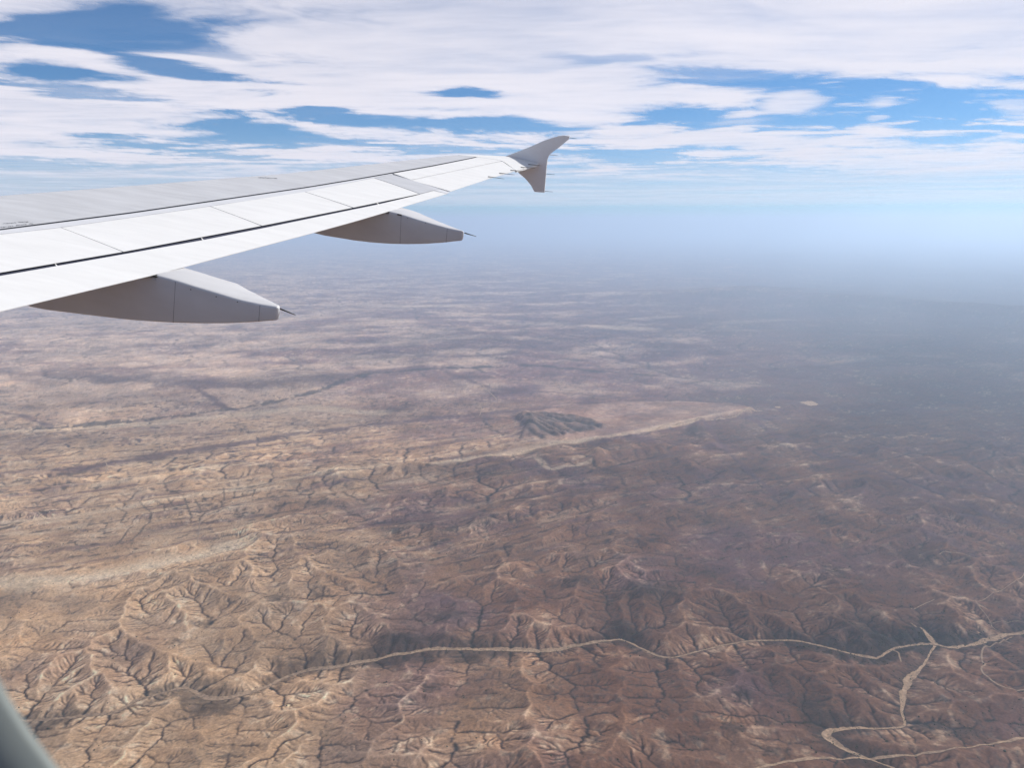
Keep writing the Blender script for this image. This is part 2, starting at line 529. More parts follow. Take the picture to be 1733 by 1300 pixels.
def ground_color(x, y, z):
    w = border(x, y)
    fu, fv = far_uv(x, y)
    la = sample(RLOGA, x, y) * w + (sample(RLOGA, fu, fv)) * (1 - w)
    cu = sample(RC, x, y) * w + sample(RC, fu, fv) * (1 - w) * 0.8
    q = nearw(x, y)
    la = la + (sample(NLOGA, x, y, NEAR) - la) * q
    cu = cu + (sample(NC, x, y, NEAR) - cu) * q
    fi = sample(RF, x, y) * w + sample(RF, fu, fv) * (1 - w) * 0.6
    fi = fi + (sample(NF, x, y, NEAR) - fi) * q
    mesa = np.zeros(x.shape, np.float32)
    mm = (y > 12000) & (y < 30000) & (x > -8000) & (x < 14000)
    if mm.any():
        mesa[mm] = mesa_mask(x[mm], y[mm])
    n1 = fbm(x / 3800, y / 3800, 4, 501)
    n2 = fbm(x / 900, y / 900, 4, 511)
    n3 = fbm(x / 170, y / 170, 4, 521, 0.6)
    n4 = fbm(x / 55, y / 55, 2, 531, 0.6)
    # tan soils to the near left; browner to the right, partly painted cloud shade
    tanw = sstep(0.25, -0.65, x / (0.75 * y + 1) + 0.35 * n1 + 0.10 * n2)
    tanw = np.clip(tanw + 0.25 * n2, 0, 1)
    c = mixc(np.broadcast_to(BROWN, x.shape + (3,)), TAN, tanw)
    c = mixc(c, PURPLE, 0.8 * sstep(-0.05, 0.55, fbm(x / 2400 + 40, y / 2400, 4, 541)) * (1 - 0.6 * tanw))
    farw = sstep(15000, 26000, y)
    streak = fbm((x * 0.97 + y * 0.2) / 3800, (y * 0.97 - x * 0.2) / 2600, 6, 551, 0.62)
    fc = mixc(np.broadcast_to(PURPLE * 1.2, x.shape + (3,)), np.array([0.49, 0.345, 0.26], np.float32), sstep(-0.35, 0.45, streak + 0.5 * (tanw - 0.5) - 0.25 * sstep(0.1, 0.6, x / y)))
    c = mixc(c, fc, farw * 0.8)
    # the beds strike up to the right: thin bands of soil, stone and scrub
    al = (x * STRIKE[0] + y * STRIKE[1]); ac = (-x * STRIKE[1] + y * STRIKE[0])
    beds = fbm(al / 1500 + 0.4 * n2, ac / 210, 4, 561, 0.6)
    bw = sstep(9500, 12500, y - 0.12 * x) * sstep(24000, 15000, y) * (0.35 + 0.65 * sstep(0.35, 0.0, x / y)) 
    c = mixc(c, PALE, 0.55 * bw * sstep(0.12, 0.5, beds) * (0.4 + 0.6 * tanw))
    c = mixc(c, PURPLE * 0.85, 0.7 * bw * sstep(-0.08, -0.5, beds))
    dash = fbm(al / 420, ac / 110, 3, 571, 0.6)
    c = mixc(c, SCRUB_SHADE, 0.75 * sstep(0.32, 0.55, dash + 0.25 * n1) * sstep(8500, 11000, y) * sstep(30000, 17000, y))
    # cloud shade over the right-hand country, painted as darker scrubby soil
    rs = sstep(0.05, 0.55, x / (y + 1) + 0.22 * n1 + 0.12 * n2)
    c = mixc(c, np.array([0.082, 0.050, 0.038], np.float32) + (SCRUB_SHADE * 1.4 - np.array([0.082, 0.050, 0.038], np.float32)) * sstep(11000, 22000, y)[..., None], (0.45 + 0.45 * sstep(12000, 24000, y)) * rs * (0.5 + 0.5 * sstep(-0.4, 0.4, n2 + n3)))
    # eroded crests are paler, hollows stay brown
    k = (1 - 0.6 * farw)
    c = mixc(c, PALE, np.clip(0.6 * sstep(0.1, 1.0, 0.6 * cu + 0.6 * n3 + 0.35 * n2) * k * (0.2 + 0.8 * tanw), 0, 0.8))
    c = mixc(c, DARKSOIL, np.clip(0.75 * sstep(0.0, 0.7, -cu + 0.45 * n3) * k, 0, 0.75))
    # small scabs of bare earth and low scrub
    c = mixc(c, PALE, 0.45 * sstep(0.28, 0.6, n3 + 0.4 * n2) * (0.3 + 0.7 * tanw))
    c = mixc(c, SCRUB_SHADE * 1.3, 0.55 * sstep(0.2, 0.55, n4 * 0.6 + n3 * 0.5 - 0.5 * n2 - 0.25 * tanw + 0.12))
    for pl, hw, st in STRIPS:
        pad = hw * 4
        m = (x > pl[:, 0].min() - pad) & (x < pl[:, 0].max() + pad) & (y > pl[:, 1].min() - pad) & (y < pl[:, 1].max() + pad)
        if m.any():
            d = seg_dist(x[m], y[m], pl)
            t = st * sstep(1.25, 0.35, d / hw + 0.5 * n2[m] + 0.3 * n3[m])
            c[m] = mixc(c[m], PALE * (1 + 0.12 * n4[m][:, None]), np.clip(t, 0, 1))
    for pl, hw, st in BANDS:
        pad = hw * 4
        m = (x > pl[:, 0].min() - pad) & (x < pl[:, 0].max() + pad) & (y > pl[:, 1].min() - pad) & (y < pl[:, 1].max() + pad)
        if m.any():
            d = seg_dist(x[m], y[m], pl)
            t = st * sstep(1.3, 0.2, d / hw + 0.6 * n2[m] + 0.35 * n3[m])
            c[m] = mixc(c[m], 0.5 * PURPLE + 0.5 * DARKSOIL, np.clip(t, 0, 1))
    m = (y > 12000) & (y < 30000) & (x > -8000) & (x < 14000)
    if m.any():
        q = mesa_mask(x[m], y[m])
        mc = mixc(np.broadcast_to(np.array([0.36, 0.245, 0.18], np.float32), q.shape + (3,)), np.array([0.33, 0.2, 0.15], np.float32), sstep(-0.3, 0.5, fbm(x[m] / 2600, y[m] / 500, 4, 601)))
        c[m] = mixc(c[m], mc, 0.72 * q * np.clip(0.62 + 0.35 * n2[m] + 0.25 * n3[m], 0, 0.9))
    # the ridged hill at the left end of the mesa
    hm = hill_mask(x, y)
    if hm.any():
        st = hill_stripe(x, y)
        c = mixc(c, SCRUB_SHADE * 1.1, hm * np.clip(0.45 + 0.55 * st + 0.3 * n3, 0, 0.92))
    # gullies: darker soil colour at the heads, thorn scrub where more water gathers
    g = la + 0.07 * n3 + 0.20 * n2 - 0.12 * tanw - 1.6 * mesa
    c = mixc(c, DARKSOIL, 0.5 * sstep(3.6, 5.0, g) * (1 - 0.4 * farw))
    veg = sstep(4.3, 5.6, g) * (1 - 0.45 * farw)
    veg = veg * sstep(-0.8, 0.1, n4 + 0.6 * n3 + 0.45)
    c = mixc(c, SCRUB_SHADE, np.clip(0.95 * veg, 0, 0.95))
    for (pc, ra, rb) in DARK_PATCHES:
        gx_, gy_ = ground_xy([pc])[0]
        m = (abs(x - gx_) < ra * 2.5) & (abs(y - gy_) < rb * 6)
        if m.any():
            d = np.hypot((x[m] - gx_) / ra, (y[m] - gy_) / (rb * 2.0))
            c[m] = mixc(c[m], SCRUB_SHADE, 0.62 * sstep(1.5, 0.3, d + 0.9 * n3[m] + 0.6 * n4[m] + 0.4 * n2[m]))
    for pl in HEDGES:
        m = (x > pl[:, 0].min() - 80) & (x < pl[:, 0].max() + 80) & (y > pl[:, 1].min() - 80) & (y < pl[:, 1].max() + 80)
        if m.any():
            d = seg_dist(x[m], y[m], pl)
            c[m] = mixc(c[m], SCRUB_SHADE, 0.6 * sstep(26, 8, d + 14 * n4[m] + 8 * n3[m]))
    for pl in (RIVER, BRANCH):                       # gallery scrub along the wadi
        d = seg_dist(x, y, catmull(pl, 300))
        t = sstep(260, 40, d + 330 * n2 + 220 * n3 + 60 * n4)
        c = mixc(c, SCRUB_SHADE, 0.6 * t)
    d = seg_dist(x, y, FARSTREAM)
    c = mixc(c, SCRUB_SHADE * 1.2, 0.75 * sstep(200, 40, d + 260 * n2 + 160 * n3))
    # rills darker, ribs lighter, with patchy tone
    c = c * np.clip(1 + 0.55 * fi * (0.45 + 0.55 * sstep(-0.35, 0.35, n2 + 0.5 * n1)) + 0.18 * n4 + 0.26 * n3 + 0.22 * n2 + 0.15 * n1, 0.3, 2.0)[..., None]
    # keep the soils apart: iron-red, ochre and grey clays
    hue = fbm(x / 700 + 9, y / 520, 4, 581, 0.6)
    c = c * (1 + np.stack([0.05 * hue, -0.03 * hue, -0.12 * hue], -1))
    return np.clip(c, 0.02, 0.7)

# ------------------------------------------------------------------ materials
def new_mat(name):
    m = bpy.data.materials.new(name)
    m.use_nodes = True
    nt = m.node_tree
    b = nt.nodes['Principled BSDF']
    return m, nt, b

def ground_material():
    m, nt, b = new_mat('dry_ground')
    at = nt.nodes.new('ShaderNodeAttribute'); at.attribute_name = 'soil'
    geo = nt.nodes.new('ShaderNodeNewGeometry')
    n1 = nt.nodes.new('ShaderNodeTexNoise'); n1.inputs['Scale'].default_value = 1 / 26.0
    n1.inputs['Detail'].default_value = 3; n1.inputs['Roughness'].default_value = 0.65
    nt.links.new(geo.outputs['Position'], n1.inputs['Vector'])
    ramp = nt.nodes.new('ShaderNodeMapRange')
    ramp.inputs['From Min'].default_value = 0.3; ramp.inputs['From Max'].default_value = 0.7
    ramp.inputs['To Min'].default_value = 0.72; ramp.inputs['To Max'].default_value = 1.25
    nt.links.new(n1.outputs['Fac'], ramp.inputs['Value'])
    mul = nt.nodes.new('ShaderNodeVectorMath'); mul.operation = 'SCALE'
    nt.links.new(at.outputs['Color'], mul.inputs[0]); nt.links.new(ramp.outputs['Result'], mul.inputs['Scale'])
    nt.links.new(mul.outputs['Vector'], b.inputs['Base Color'])
    b.inputs['Roughness'].default_value = 1.0
    b.inputs['Specular IOR Level'].default_value = 0.0
    bump = nt.nodes.new('ShaderNodeBump'); bump.inputs['Strength'].default_value = 0.7
    bump.inputs['Distance'].default_value = 9.0
    n2 = nt.nodes.new('ShaderNodeTexNoise'); n2.inputs['Scale'].default_value = 1 / 70.0
    n2.inputs['Detail'].default_value = 4; n2.inputs['Roughness'].default_value = 0.6
    nt.links.new(geo.outputs['Position'], n2.inputs['Vector'])
    nt.links.new(n2.outputs['Fac'], bump.inputs['Height'])
    nt.links.new(bump.outputs['Normal'], b.inputs['Normal'])
    return m

def sand_material(name, col, var=0.25, scale=1 / 40.0):
    m, nt, b = new_mat(name)
    geo = nt.nodes.new('ShaderNodeNewGeometry')
    n1 = nt.nodes.new('ShaderNodeTexNoise'); n1.inputs['Scale'].default_value = scale
    n1.inputs['Detail'].default_value = 5; n1.inputs['Roughness'].default_value = 0.65
    nt.links.new(geo.outputs['Position'], n1.inputs['Vector'])
    cr = nt.nodes.new('ShaderNodeValToRGB')
    cr.color_ramp.elements[0].position = 0.3; cr.color_ramp.elements[1].position = 0.7
    cr.color_ramp.elements[0].color = (*[c * (1 - var) for c in col], 1)
    cr.color_ramp.elements[1].color = (*[min(.8, c * (1 + var)) for c in col], 1)
    nt.links.new(n1.outputs['Fac'], cr.inputs['Fac'])
    nt.links.new(cr.outputs['Color'], b.inputs['Base Color'])
    b.inputs['Roughness'].default_value = 1.0; b.inputs['Specular IOR Level'].default_value = 0.0
    return m

def paint(name, col, rough=0.4, dirt=0.06, spec=0.35, scale=(0.35, 2.2, 1.0)):
    """aircraft paint with faint streaks of grime along the airflow"""
    m, nt, b = new_mat(name)
    tc = nt.nodes.new('ShaderNodeTexCoord')
    mp = nt.nodes.new('ShaderNodeMapping'); mp.inputs['Scale'].default_value = scale
    nt.links.new(tc.outputs['Object'], mp.inputs['Vector'])
    n1 = nt.nodes.new('ShaderNodeTexNoise'); n1.inputs['Scale'].default_value = 3.0
    n1.inputs['Detail'].default_value = 6; n1.inputs['Roughness'].default_value = 0.6
    nt.links.new(mp.outputs['Vector'], n1.inputs['Vector'])
    cr = nt.nodes.new('ShaderNodeValToRGB')
    cr.color_ramp.elements[0].position = 0.32; cr.color_ramp.elements[1].position = 0.68
    cr.color_ramp.elements[0].color = (*[c * (1 - dirt) for c in col], 1)
    cr.color_ramp.elements[1].color = (*[min(0.86, c * (1 + dirt * 0.5)) for c in col], 1)
    nt.links.new(n1.outputs['Fac'], cr.inputs['Fac'])
    nt.links.new(cr.outputs['Color'], b.inputs['Base Color'])
    b.inputs['Roughness'].default_value = rough
    b.inputs['Specular IOR Level'].default_value = spec
    return m

M_GROUND = ground_material()
M_RIVER = sand_material('river_sand', (0.33, 0.225, 0.145), 0.5)
M_ROAD = sand_material('road_dust', (0.32, 0.225, 0.15), 0.3)
M_WHITE = paint('white_paint', (0.72, 0.715, 0.695), 0.38, 0.06)
M_GREY = paint('grey_paint', (0.52, 0.525, 0.535), 0.33, 0.13)
M_LIGHTGREY = paint('light_grey_paint', (0.60, 0.605, 0.62), 0.4, 0.06)
M_FENCE = paint('fence_paint', (0.80, 0.80, 0.80), 0.4, 0.05)
M_FAIRING = paint('fairing_paint', (0.56, 0.555, 0.555), 0.3, 0.07, 0.5)
M_RECESS = paint('dark_recess', (0.035, 0.04, 0.055), 0.6, 0.2)
M_SHADE_SEAM = paint('slot_shade_seam', (0.05, 0.055, 0.085), 0.55, 0.2)  # painted shade of the flap slot; also colours the fairing seams
M_WICK = paint('black_wick', (0.03, 0.03, 0.03), 0.5, 0.1)
M_INK = paint('stencil_ink', (0.05, 0.06, 0.07), 0.6, 0.2)

# ------------------------------------------------------------------ ground sheet
def build_ground():
    vpx = np.concatenate([np.linspace(1420, 560, 610), np.linspace(560, 430, 130)[1:], np.linspace(430, 392, 40)[1:]])
    d = ray(np.stack([np.full(len(vpx), CX), vpx], 1))
    r = H * np.hypot(d[:, 0], d[:, 1]) / -d[:, 2]
    r = np.concatenate([np.array([60, 600, 1500, 2600, 3700]), r[r > 4400], np.array([450e3])])
    az_in = np.arctan(np.linspace(-0.80, 0.80, 1180))
    az_out = np.linspace(az_in[-1], az_in[0] + 2 * np.pi, 90)[1:-1]
    az = np.concatenate([az_in, az_out])
    Rr, Az = np.meshgrid(r, az, indexing='ij')
    X = Rr * np.sin(Az); Y = Rr * np.cos(Az)
    Z = height(X.ravel(), Y.ravel()).reshape(X.shape)
    # fine unevenness below the raster's grain
    Z = Z + 2.2 * fbm(X / 60, Y / 60, 2, 701) * sstep(22000, 9000, Rr)
    P = np.stack([X, Y, Z - H], -1)
    me = grid_mesh('ground', P, wrap=True)
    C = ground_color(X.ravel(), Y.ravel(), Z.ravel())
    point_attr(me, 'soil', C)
    me.materials.append(M_GROUND)
    o = link(bpy.data.objects.new('ground', me))
    o['kind'] = 'structure'
    o['label'] = 'dry brown gullied plain and hills far below the wing'
    return o
build_ground()

def ribbon(name, px, width, mat, lift=2.0, jitter=0.25, kind='structure', label=None, step=18.0, seed=1, across=5):
    c = catmull(ground_xy(px), step)
    t = np.gradient(c, axis=0); t /= np.linalg.norm(t, axis=1)[:, None] + 1e-9
    nrm = np.stack([-t[:, 1], t[:, 0]], 1)
    s = np.arange(len(c)) * step
    wl_ = np.interp(np.linspace(0, 1, len(c)), np.linspace(0, 1, len(width)), width) if np.ndim(width) else np.full(len(c), float(width))
    wl_ = wl_ * (0.78 if name == 'dry_riverbed' else 0.8)
    # a wandering bed: both edges and the centre line shift on their own
    c = c + nrm * (0.35 * wl_ * noise(s / 300, s * 0 + 3.3, seed + 5))[:, None]
    wa = wl_ * 0.5 * np.clip(1 + 1.5 * jitter * fbm(s / 170, s * 0 + 0.5, 5, seed, 0.7), 0.12, 3)
    wb = wl_ * 0.5 * np.clip(1 + 1.5 * jitter * fbm(s / 170, s * 0 + 9.5, 5, seed + 1, 0.7), 0.12, 3)
    k = np.linspace(-1, 1, across)
    off = np.where(k[None] < 0, k[None] * wa[:, None], k[None] * wb[:, None])
    XY = c[:, None, :] + nrm[:, None, :] * off[..., None]
    z = height(XY[..., 0].ravel(), XY[..., 1].ravel()).reshape(XY.shape[:2])
    z = z + 2.2 * np.ones_like(z) + lift
    me = grid_mesh(name, np.concatenate([XY, (z - H)[..., None]], -1))
    me.materials.append(mat)
    o = link(bpy.data.objects.new(name, me))
    o['kind'] = kind
    if label:
        o['label'] = label
    return o

# ------------------------------------------------------------------ wadi, roads and tracks
MAIN_PX = [(-120, 1236), (60, 1215), (185, 1203), (240, 1178), (315, 1160), (350, 1178), (400, 1175), (450, 1160),
           (500, 1137), (600, 1122), (690, 1105), (760, 1100), (850, 1103), (930, 1106), (985, 1096), (1050, 1087)]
MAIN2_PX = [(1050, 1087), (1090, 1104), (1130, 1118), (1195, 1104), (1250, 1092), (1311, 1088), (1358, 1091), (1434, 1109), (1484, 1119)]
MAIN3_PX = [(1484, 1119), (1518, 1101), (1576, 1095), (1607, 1100), (1650, 1094), (1696, 1081), (1733, 1075), (1900, 1057)]
BRANCH_PX = [(1582, 1097), (1562, 1130), (1540, 1155), (1530, 1180), (1527, 1210), (1532, 1230), (1520, 1237),
             (1480, 1238), (1430, 1238), (1402, 1246), (1403, 1258), (1430, 1275), (1470, 1290), (1520, 1310), (1600, 1345)]
ribbon('dry_riverbed', MAIN_PX, [45, 60, 70, 55, 90, 75, 95, 80, 90, 100, 90, 70], M_RIVER, 1.5, 0.5, label='sandy dry riverbed winding across the foreground plain', seed=3)
ribbon('dry_riverbed', MAIN2_PX, [60, 42, 32, 34, 40, 44, 40], M_RIVER, 1.5, 0.5, label='thin middle reach of the sandy dry riverbed', seed=13)
ribbon('dry_riverbed', MAIN3_PX, [36, 44, 55, 100, 62, 80, 80, 70], M_RIVER, 1.5, 0.6, label='sandy dry riverbed widening towards the right edge', seed=23)
ribbon('dry_riverbed', BRANCH_PX, [36, 28, 44, 100, 80, 40, 30, 40, 80, 90, 44, 34, 34], M_RIVER, 1.8, 0.6, label='pale side wadi bending down from the main riverbed', seed=33)
ribbon('dry_riverbed', [(1540, 1065), (1560, 1075), (1580, 1092), (1600, 1100)], [20, 60, 80, 34], M_RIVER, 2.2, 0.7, label='short pale sand fan joining the riverbed at right', seed=43)
ribbon('dry_riverbed', [(1230, 1330), (1330, 1303), (1450, 1292), (1600, 1285), (1740, 1262), (1850, 1250)], [24, 44, 34, 20, 60, 80], M_RIVER, 1.8, 0.7, label='sandy wash along the bottom right corner', seed=53)
ribbon('dirt_road', [(1745, 972), (1733, 985), (1722, 998), (1690, 1012), (1655, 1030), (1650, 1034), (1662, 1046), (1676, 1060), (1680, 1068), (1697, 1076)], 13, M_ROAD, 2.6, 0.1, label='pale dirt road zigzagging up the slope at the right edge', seed=7, step=12, across=3)
ribbon('dirt_road', [(1678, 1061), (1710, 1062), (1750, 1060)], 12, M_ROAD, 2.8, 0.1, label='thin dirt track leaving the zigzag road to the right', seed=8, step=12, across=3)
ribbon('dirt_road', [(1712, 1085), (1690, 1095), (1666, 1104), (1660, 1125), (1666, 1135), (1660, 1145), (1672, 1158), (1700, 1178), (1740, 1183)], 24, M_ROAD, 2.6, 0.15, label='dirt road dropping from the riverbed to the lower right', seed=9, step=12, across=3)
ribbon('dirt_road', [(1540, 1043), (1560, 1037), (1580, 1029)], 16, M_ROAD, 2.8, 0.2, label='short pale track through dark scrub above the riverbed', seed=10, step=12, across=3)
ribbon('dirt_road', [(1588, 955), (1596, 953), (1622, 956), (1640, 962)], 16, M_ROAD, 2.8, 0.2, label='short pale track on the upper right slope', seed=11, step=12, across=3)
ribbon('dirt_road', [(1510, 1104), (1519, 1112), (1521, 1122), (1524, 1130)], 22, M_ROAD, 2.6, 0.2, label='stub of track crossing the riverbed', seed=12, step=12, across=3)
ribbon('dirt_road', [(812, 708), (815, 695), (812, 690), (820, 685), (840, 678), (815, 655)], 30, M_ROAD, 3.5, 0.2, label='pale track crossing the plain beyond the mesa', seed=14, step=30, across=3)
ribbon('dirt_road', [(514, 615), (518, 600), (535, 585)], 45, M_ROAD, 4, 0.2, label='far pale track on the hazy plain', seed=15, step=40, across=3)
ribbon('dirt_road', [(1290, 699), (1265, 703), (1235, 713), (1180, 721), (1120, 733)], 34, M_ROAD, 5, 0.15, label='pale road along the rim of the mesa', seed=16, step=25, across=3)
ribbon('dirt_road', [(1085, 746), (1150, 722), (1190, 703)], 22, M_ROAD, 5, 0.15, label='faint track across the top of the mesa', seed=17, step=25, across=3)
ribbon('dirt_road', [(240, 713), (262, 707), (284, 700)], 60, M_ROAD, 4, 0.2, label='pale strip beside the far stream at left', seed=18, step=25, across=3)
ribbon('dirt_road', [(180, 792), (183, 803), (180, 812)], 28, M_ROAD, 3.5, 0.1, label='short pale track below the left plain', seed=19, step=12, across=3)
ribbon('dirt_road', [(336, 935), (338, 910), (340, 895)], 20, M_ROAD, 3, 0.3, label='short sandy track between the left fields', seed=20, step=12, across=3)

# bare pits and yards
def pad(px, rx, ry, name, label, seed):
    x0, y0 = ground_xy([px])[0]
    n, m = 30, 5
    P = np.zeros((m, n, 3))
    for j in range(m):
        q = j / (m - 1)
        a = np.linspace(0, 2 * np.pi, n, endpoint=False)
        w = 1 + 0.3 * noise(np.cos(a) * 1.6 + seed, np.sin(a) * 1.6, seed)
        P[j, :, 0] = x0 + rx * q * w * np.cos(a); P[j, :, 1] = y0 + ry * q * w * np.sin(a)
    z = height(P[..., 0].ravel(), P[..., 1].ravel()).reshape(m, n)
    P[..., 2] = z - H + 5
    me = grid_mesh(name, P, wrap=True)
    me.materials.append(M_ROAD)
    o = link(bpy.data.objects.new(name, me)); o['kind'] = 'structure'; o['label'] = label
pad((1370, 685), 190, 330, 'bare_ground', 'pale bare yard right of the mesa tip', 2)
pad((1316, 691), 70, 120, 'bare_ground', 'smaller pale yard between the mesa tip and the bigger yard', 3)

# ------------------------------------------------------------------ the wing
PSI, DIH, INC = R(10), R(12), R(10)
OUT = np.array([math.sin(PSI) * math.cos(DIH), math.cos(PSI) * math.cos(DIH), math.sin(DIH)])
FWD = np.array([-math.cos(PSI) * math.cos(INC), math.sin(PSI) * math.cos(INC), math.sin(INC)])
FWD -= OUT * (FWD @ OUT); FWD /= np.linalg.norm(FWD)
NRM = np.cross(FWD, OUT)
if NRM[2] < 0:
    NRM = -NRM
TIP = ray([(912, 277)])[0]; TIP = TIP / np.linalg.norm(TIP) * 22.0

LE_S = [(-17.5, -10.25), (-10.97, -6.81), (-6.31, -4.38), (-0.73, -2.09), (0.36, -0.98), (0.6, -0.5)]
TE_S = [(-17.5, -4.63), (-14.74, -3.69), (-12.95, -3.08), (-10.1, -2.27), (-7.1, -1.54), (-5.28, -1.15), (-3.17, -0.72), (-1.62, -0.36), (0.05, -0.01), (0.6, 0.1)]
def ale(s): return np.interp(s, *zip(*LE_S))
def ate(s): return np.interp(s, *zip(*TE_S))

def hump(s, a):
    c = np.maximum(ate(s) - ale(s), 0.5)
    t = np.clip((a - ale(s)) / c, 0, 1.2)
    return -0.045 * c * t * t

def place(s, a, h):
    return TIP + np.multiply.outer(s, OUT) - np.multiply.outer(a, FWD) + np.multiply.outer(h, NRM)

def onwing(px, lift=0.0):
    """where the sight line through a photo pixel meets the upper surface: (s, a)"""
    r = ray(px)
    h = np.full(len(r), lift)
    for _ in range(12):
        t = (TIP @ NRM + h) / (r @ NRM)
        P = r * t[:, None] - TIP
        s = P @ OUT; a = -(P @ FWD)
        h = lift + hump(s, a)
    return np.stack([s, a], 1)

def resample(px, n):
    """n points along a pixel polyline, parameterised on the surface"""
    px = np.asarray(px, float)
    d = np.concatenate([[0], np.cumsum(np.linalg.norm(np.diff(px, axis=0), axis=1))])
    t = np.linspace(0, d[-1], n)
    return np.stack([np.interp(t, d, px[:, 0]), np.interp(t, d, px[:, 1])], 1)

def empty(name, loc, label, cat, group=None):
    o = link(bpy.data.objects.new(name, None))
    o.location = loc
    o.empty_display_size = 0.3
    o['label'] = label; o['category'] = cat
    if group:
        o['group'] = group
    return o

wing_root = place(np.array([-17.5]), np.array([-6.0]), np.array([0.0]))[0]
WING = empty('airplane_wing', tuple(wing_root), 'white airliner wing with upturned wingtip fence reaching over the hazy plain', 'airplane wing')

def to_local(o, root=wing_root):
    """keep vertices small: geometry is written relative to the thing's own origin"""
    o.data.transform(__import__('mathutils').Matrix.Translation((-root[0], -root[1], -root[2])))
    return o

def wing_part(name, verts, faces, mat, parent=WING, smooth=False, mi=None, label=None, bevel=0.0):
    o = to_local(mesh_obj(name, verts, faces, mat, None, smooth, mi))
    o.parent = parent
    if label:
        o['label'] = label
    if bevel:
        b = o.modifiers.new('bevel', 'BEVEL'); b.width = bevel; b.segments = 2; b.limit_method = 'ANGLE'; b.angle_limit = R(40)
    return o

def panel(name, edge_a, edge_b, mat, lift=0.0, thick=0.035, nu=24, nv=7, label=None, tail=None, bevel=0.006, parent=WING):
    """a surface panel between a front and a rear pixel polyline"""
    A = onwing(resample(edge_a, nu), lift); B = onwing(resample(edge_b, nu), lift)
    v = np.linspace(0, 1, nv)[:, None, None]
    SA = A[None] * (1 - v) + B[None] * v
    s, a = SA[..., 0], SA[..., 1]
    top = place(s, a, hump(s, a) + lift); bot = place(s, a, hump(s, a) + lift - (thick + ((thick if tail is None else tail) - thick) * np.broadcast_to(v[..., 0], s.shape)))
    V = np.concatenate([top.reshape(-1, 3), bot.reshape(-1, 3)])
    n = nu * nv
    f = []
    for j in range(nv - 1):
        for i in range(nu - 1):
            q = [j * nu + i, j * nu + i + 1, (j + 1) * nu + i + 1, (j + 1) * nu + i]
            f.append(q); f.append([n + k for k in reversed(q)])
    ring = [i for i in range(nu)] + [j * nu + nu - 1 for j in range(1, nv)] + [(nv - 1) * nu + i for i in range(nu - 2, -1, -1)] + [j * nu for j in range(nv - 2, 0, -1)]
    for k in range(len(ring)):
        p, q = ring[k], ring[(k + 1) % len(ring)]
        f.append([q, p, n + p, n + q])
    o = wing_part(name, V, f, mat, parent, True, label=label, bevel=0)
    # shade the broad face smooth and the rim crisp
    me = o.data
    me.polygons.foreach_set('use_smooth', np.array([i < 2 * (nu - 1) * (nv - 1) for i in range(len(me.polygons))], dtype=bool))
    import bmesh
    bm = bmesh.new(); bm.from_mesh(me)
    bmesh.ops.recalc_face_normals(bm, faces=bm.faces)
    for e in bm.edges:
        if len(e.link_faces) == 2 and e.calc_face_angle(0) > R(35):
            e.smooth = False
    bm.to_mesh(me); bm.free()
    return o

def lerp_px(p, q, t):
    return (p[0] + (q[0] - p[0]) * t, p[1] + (q[1] - p[1]) * t)

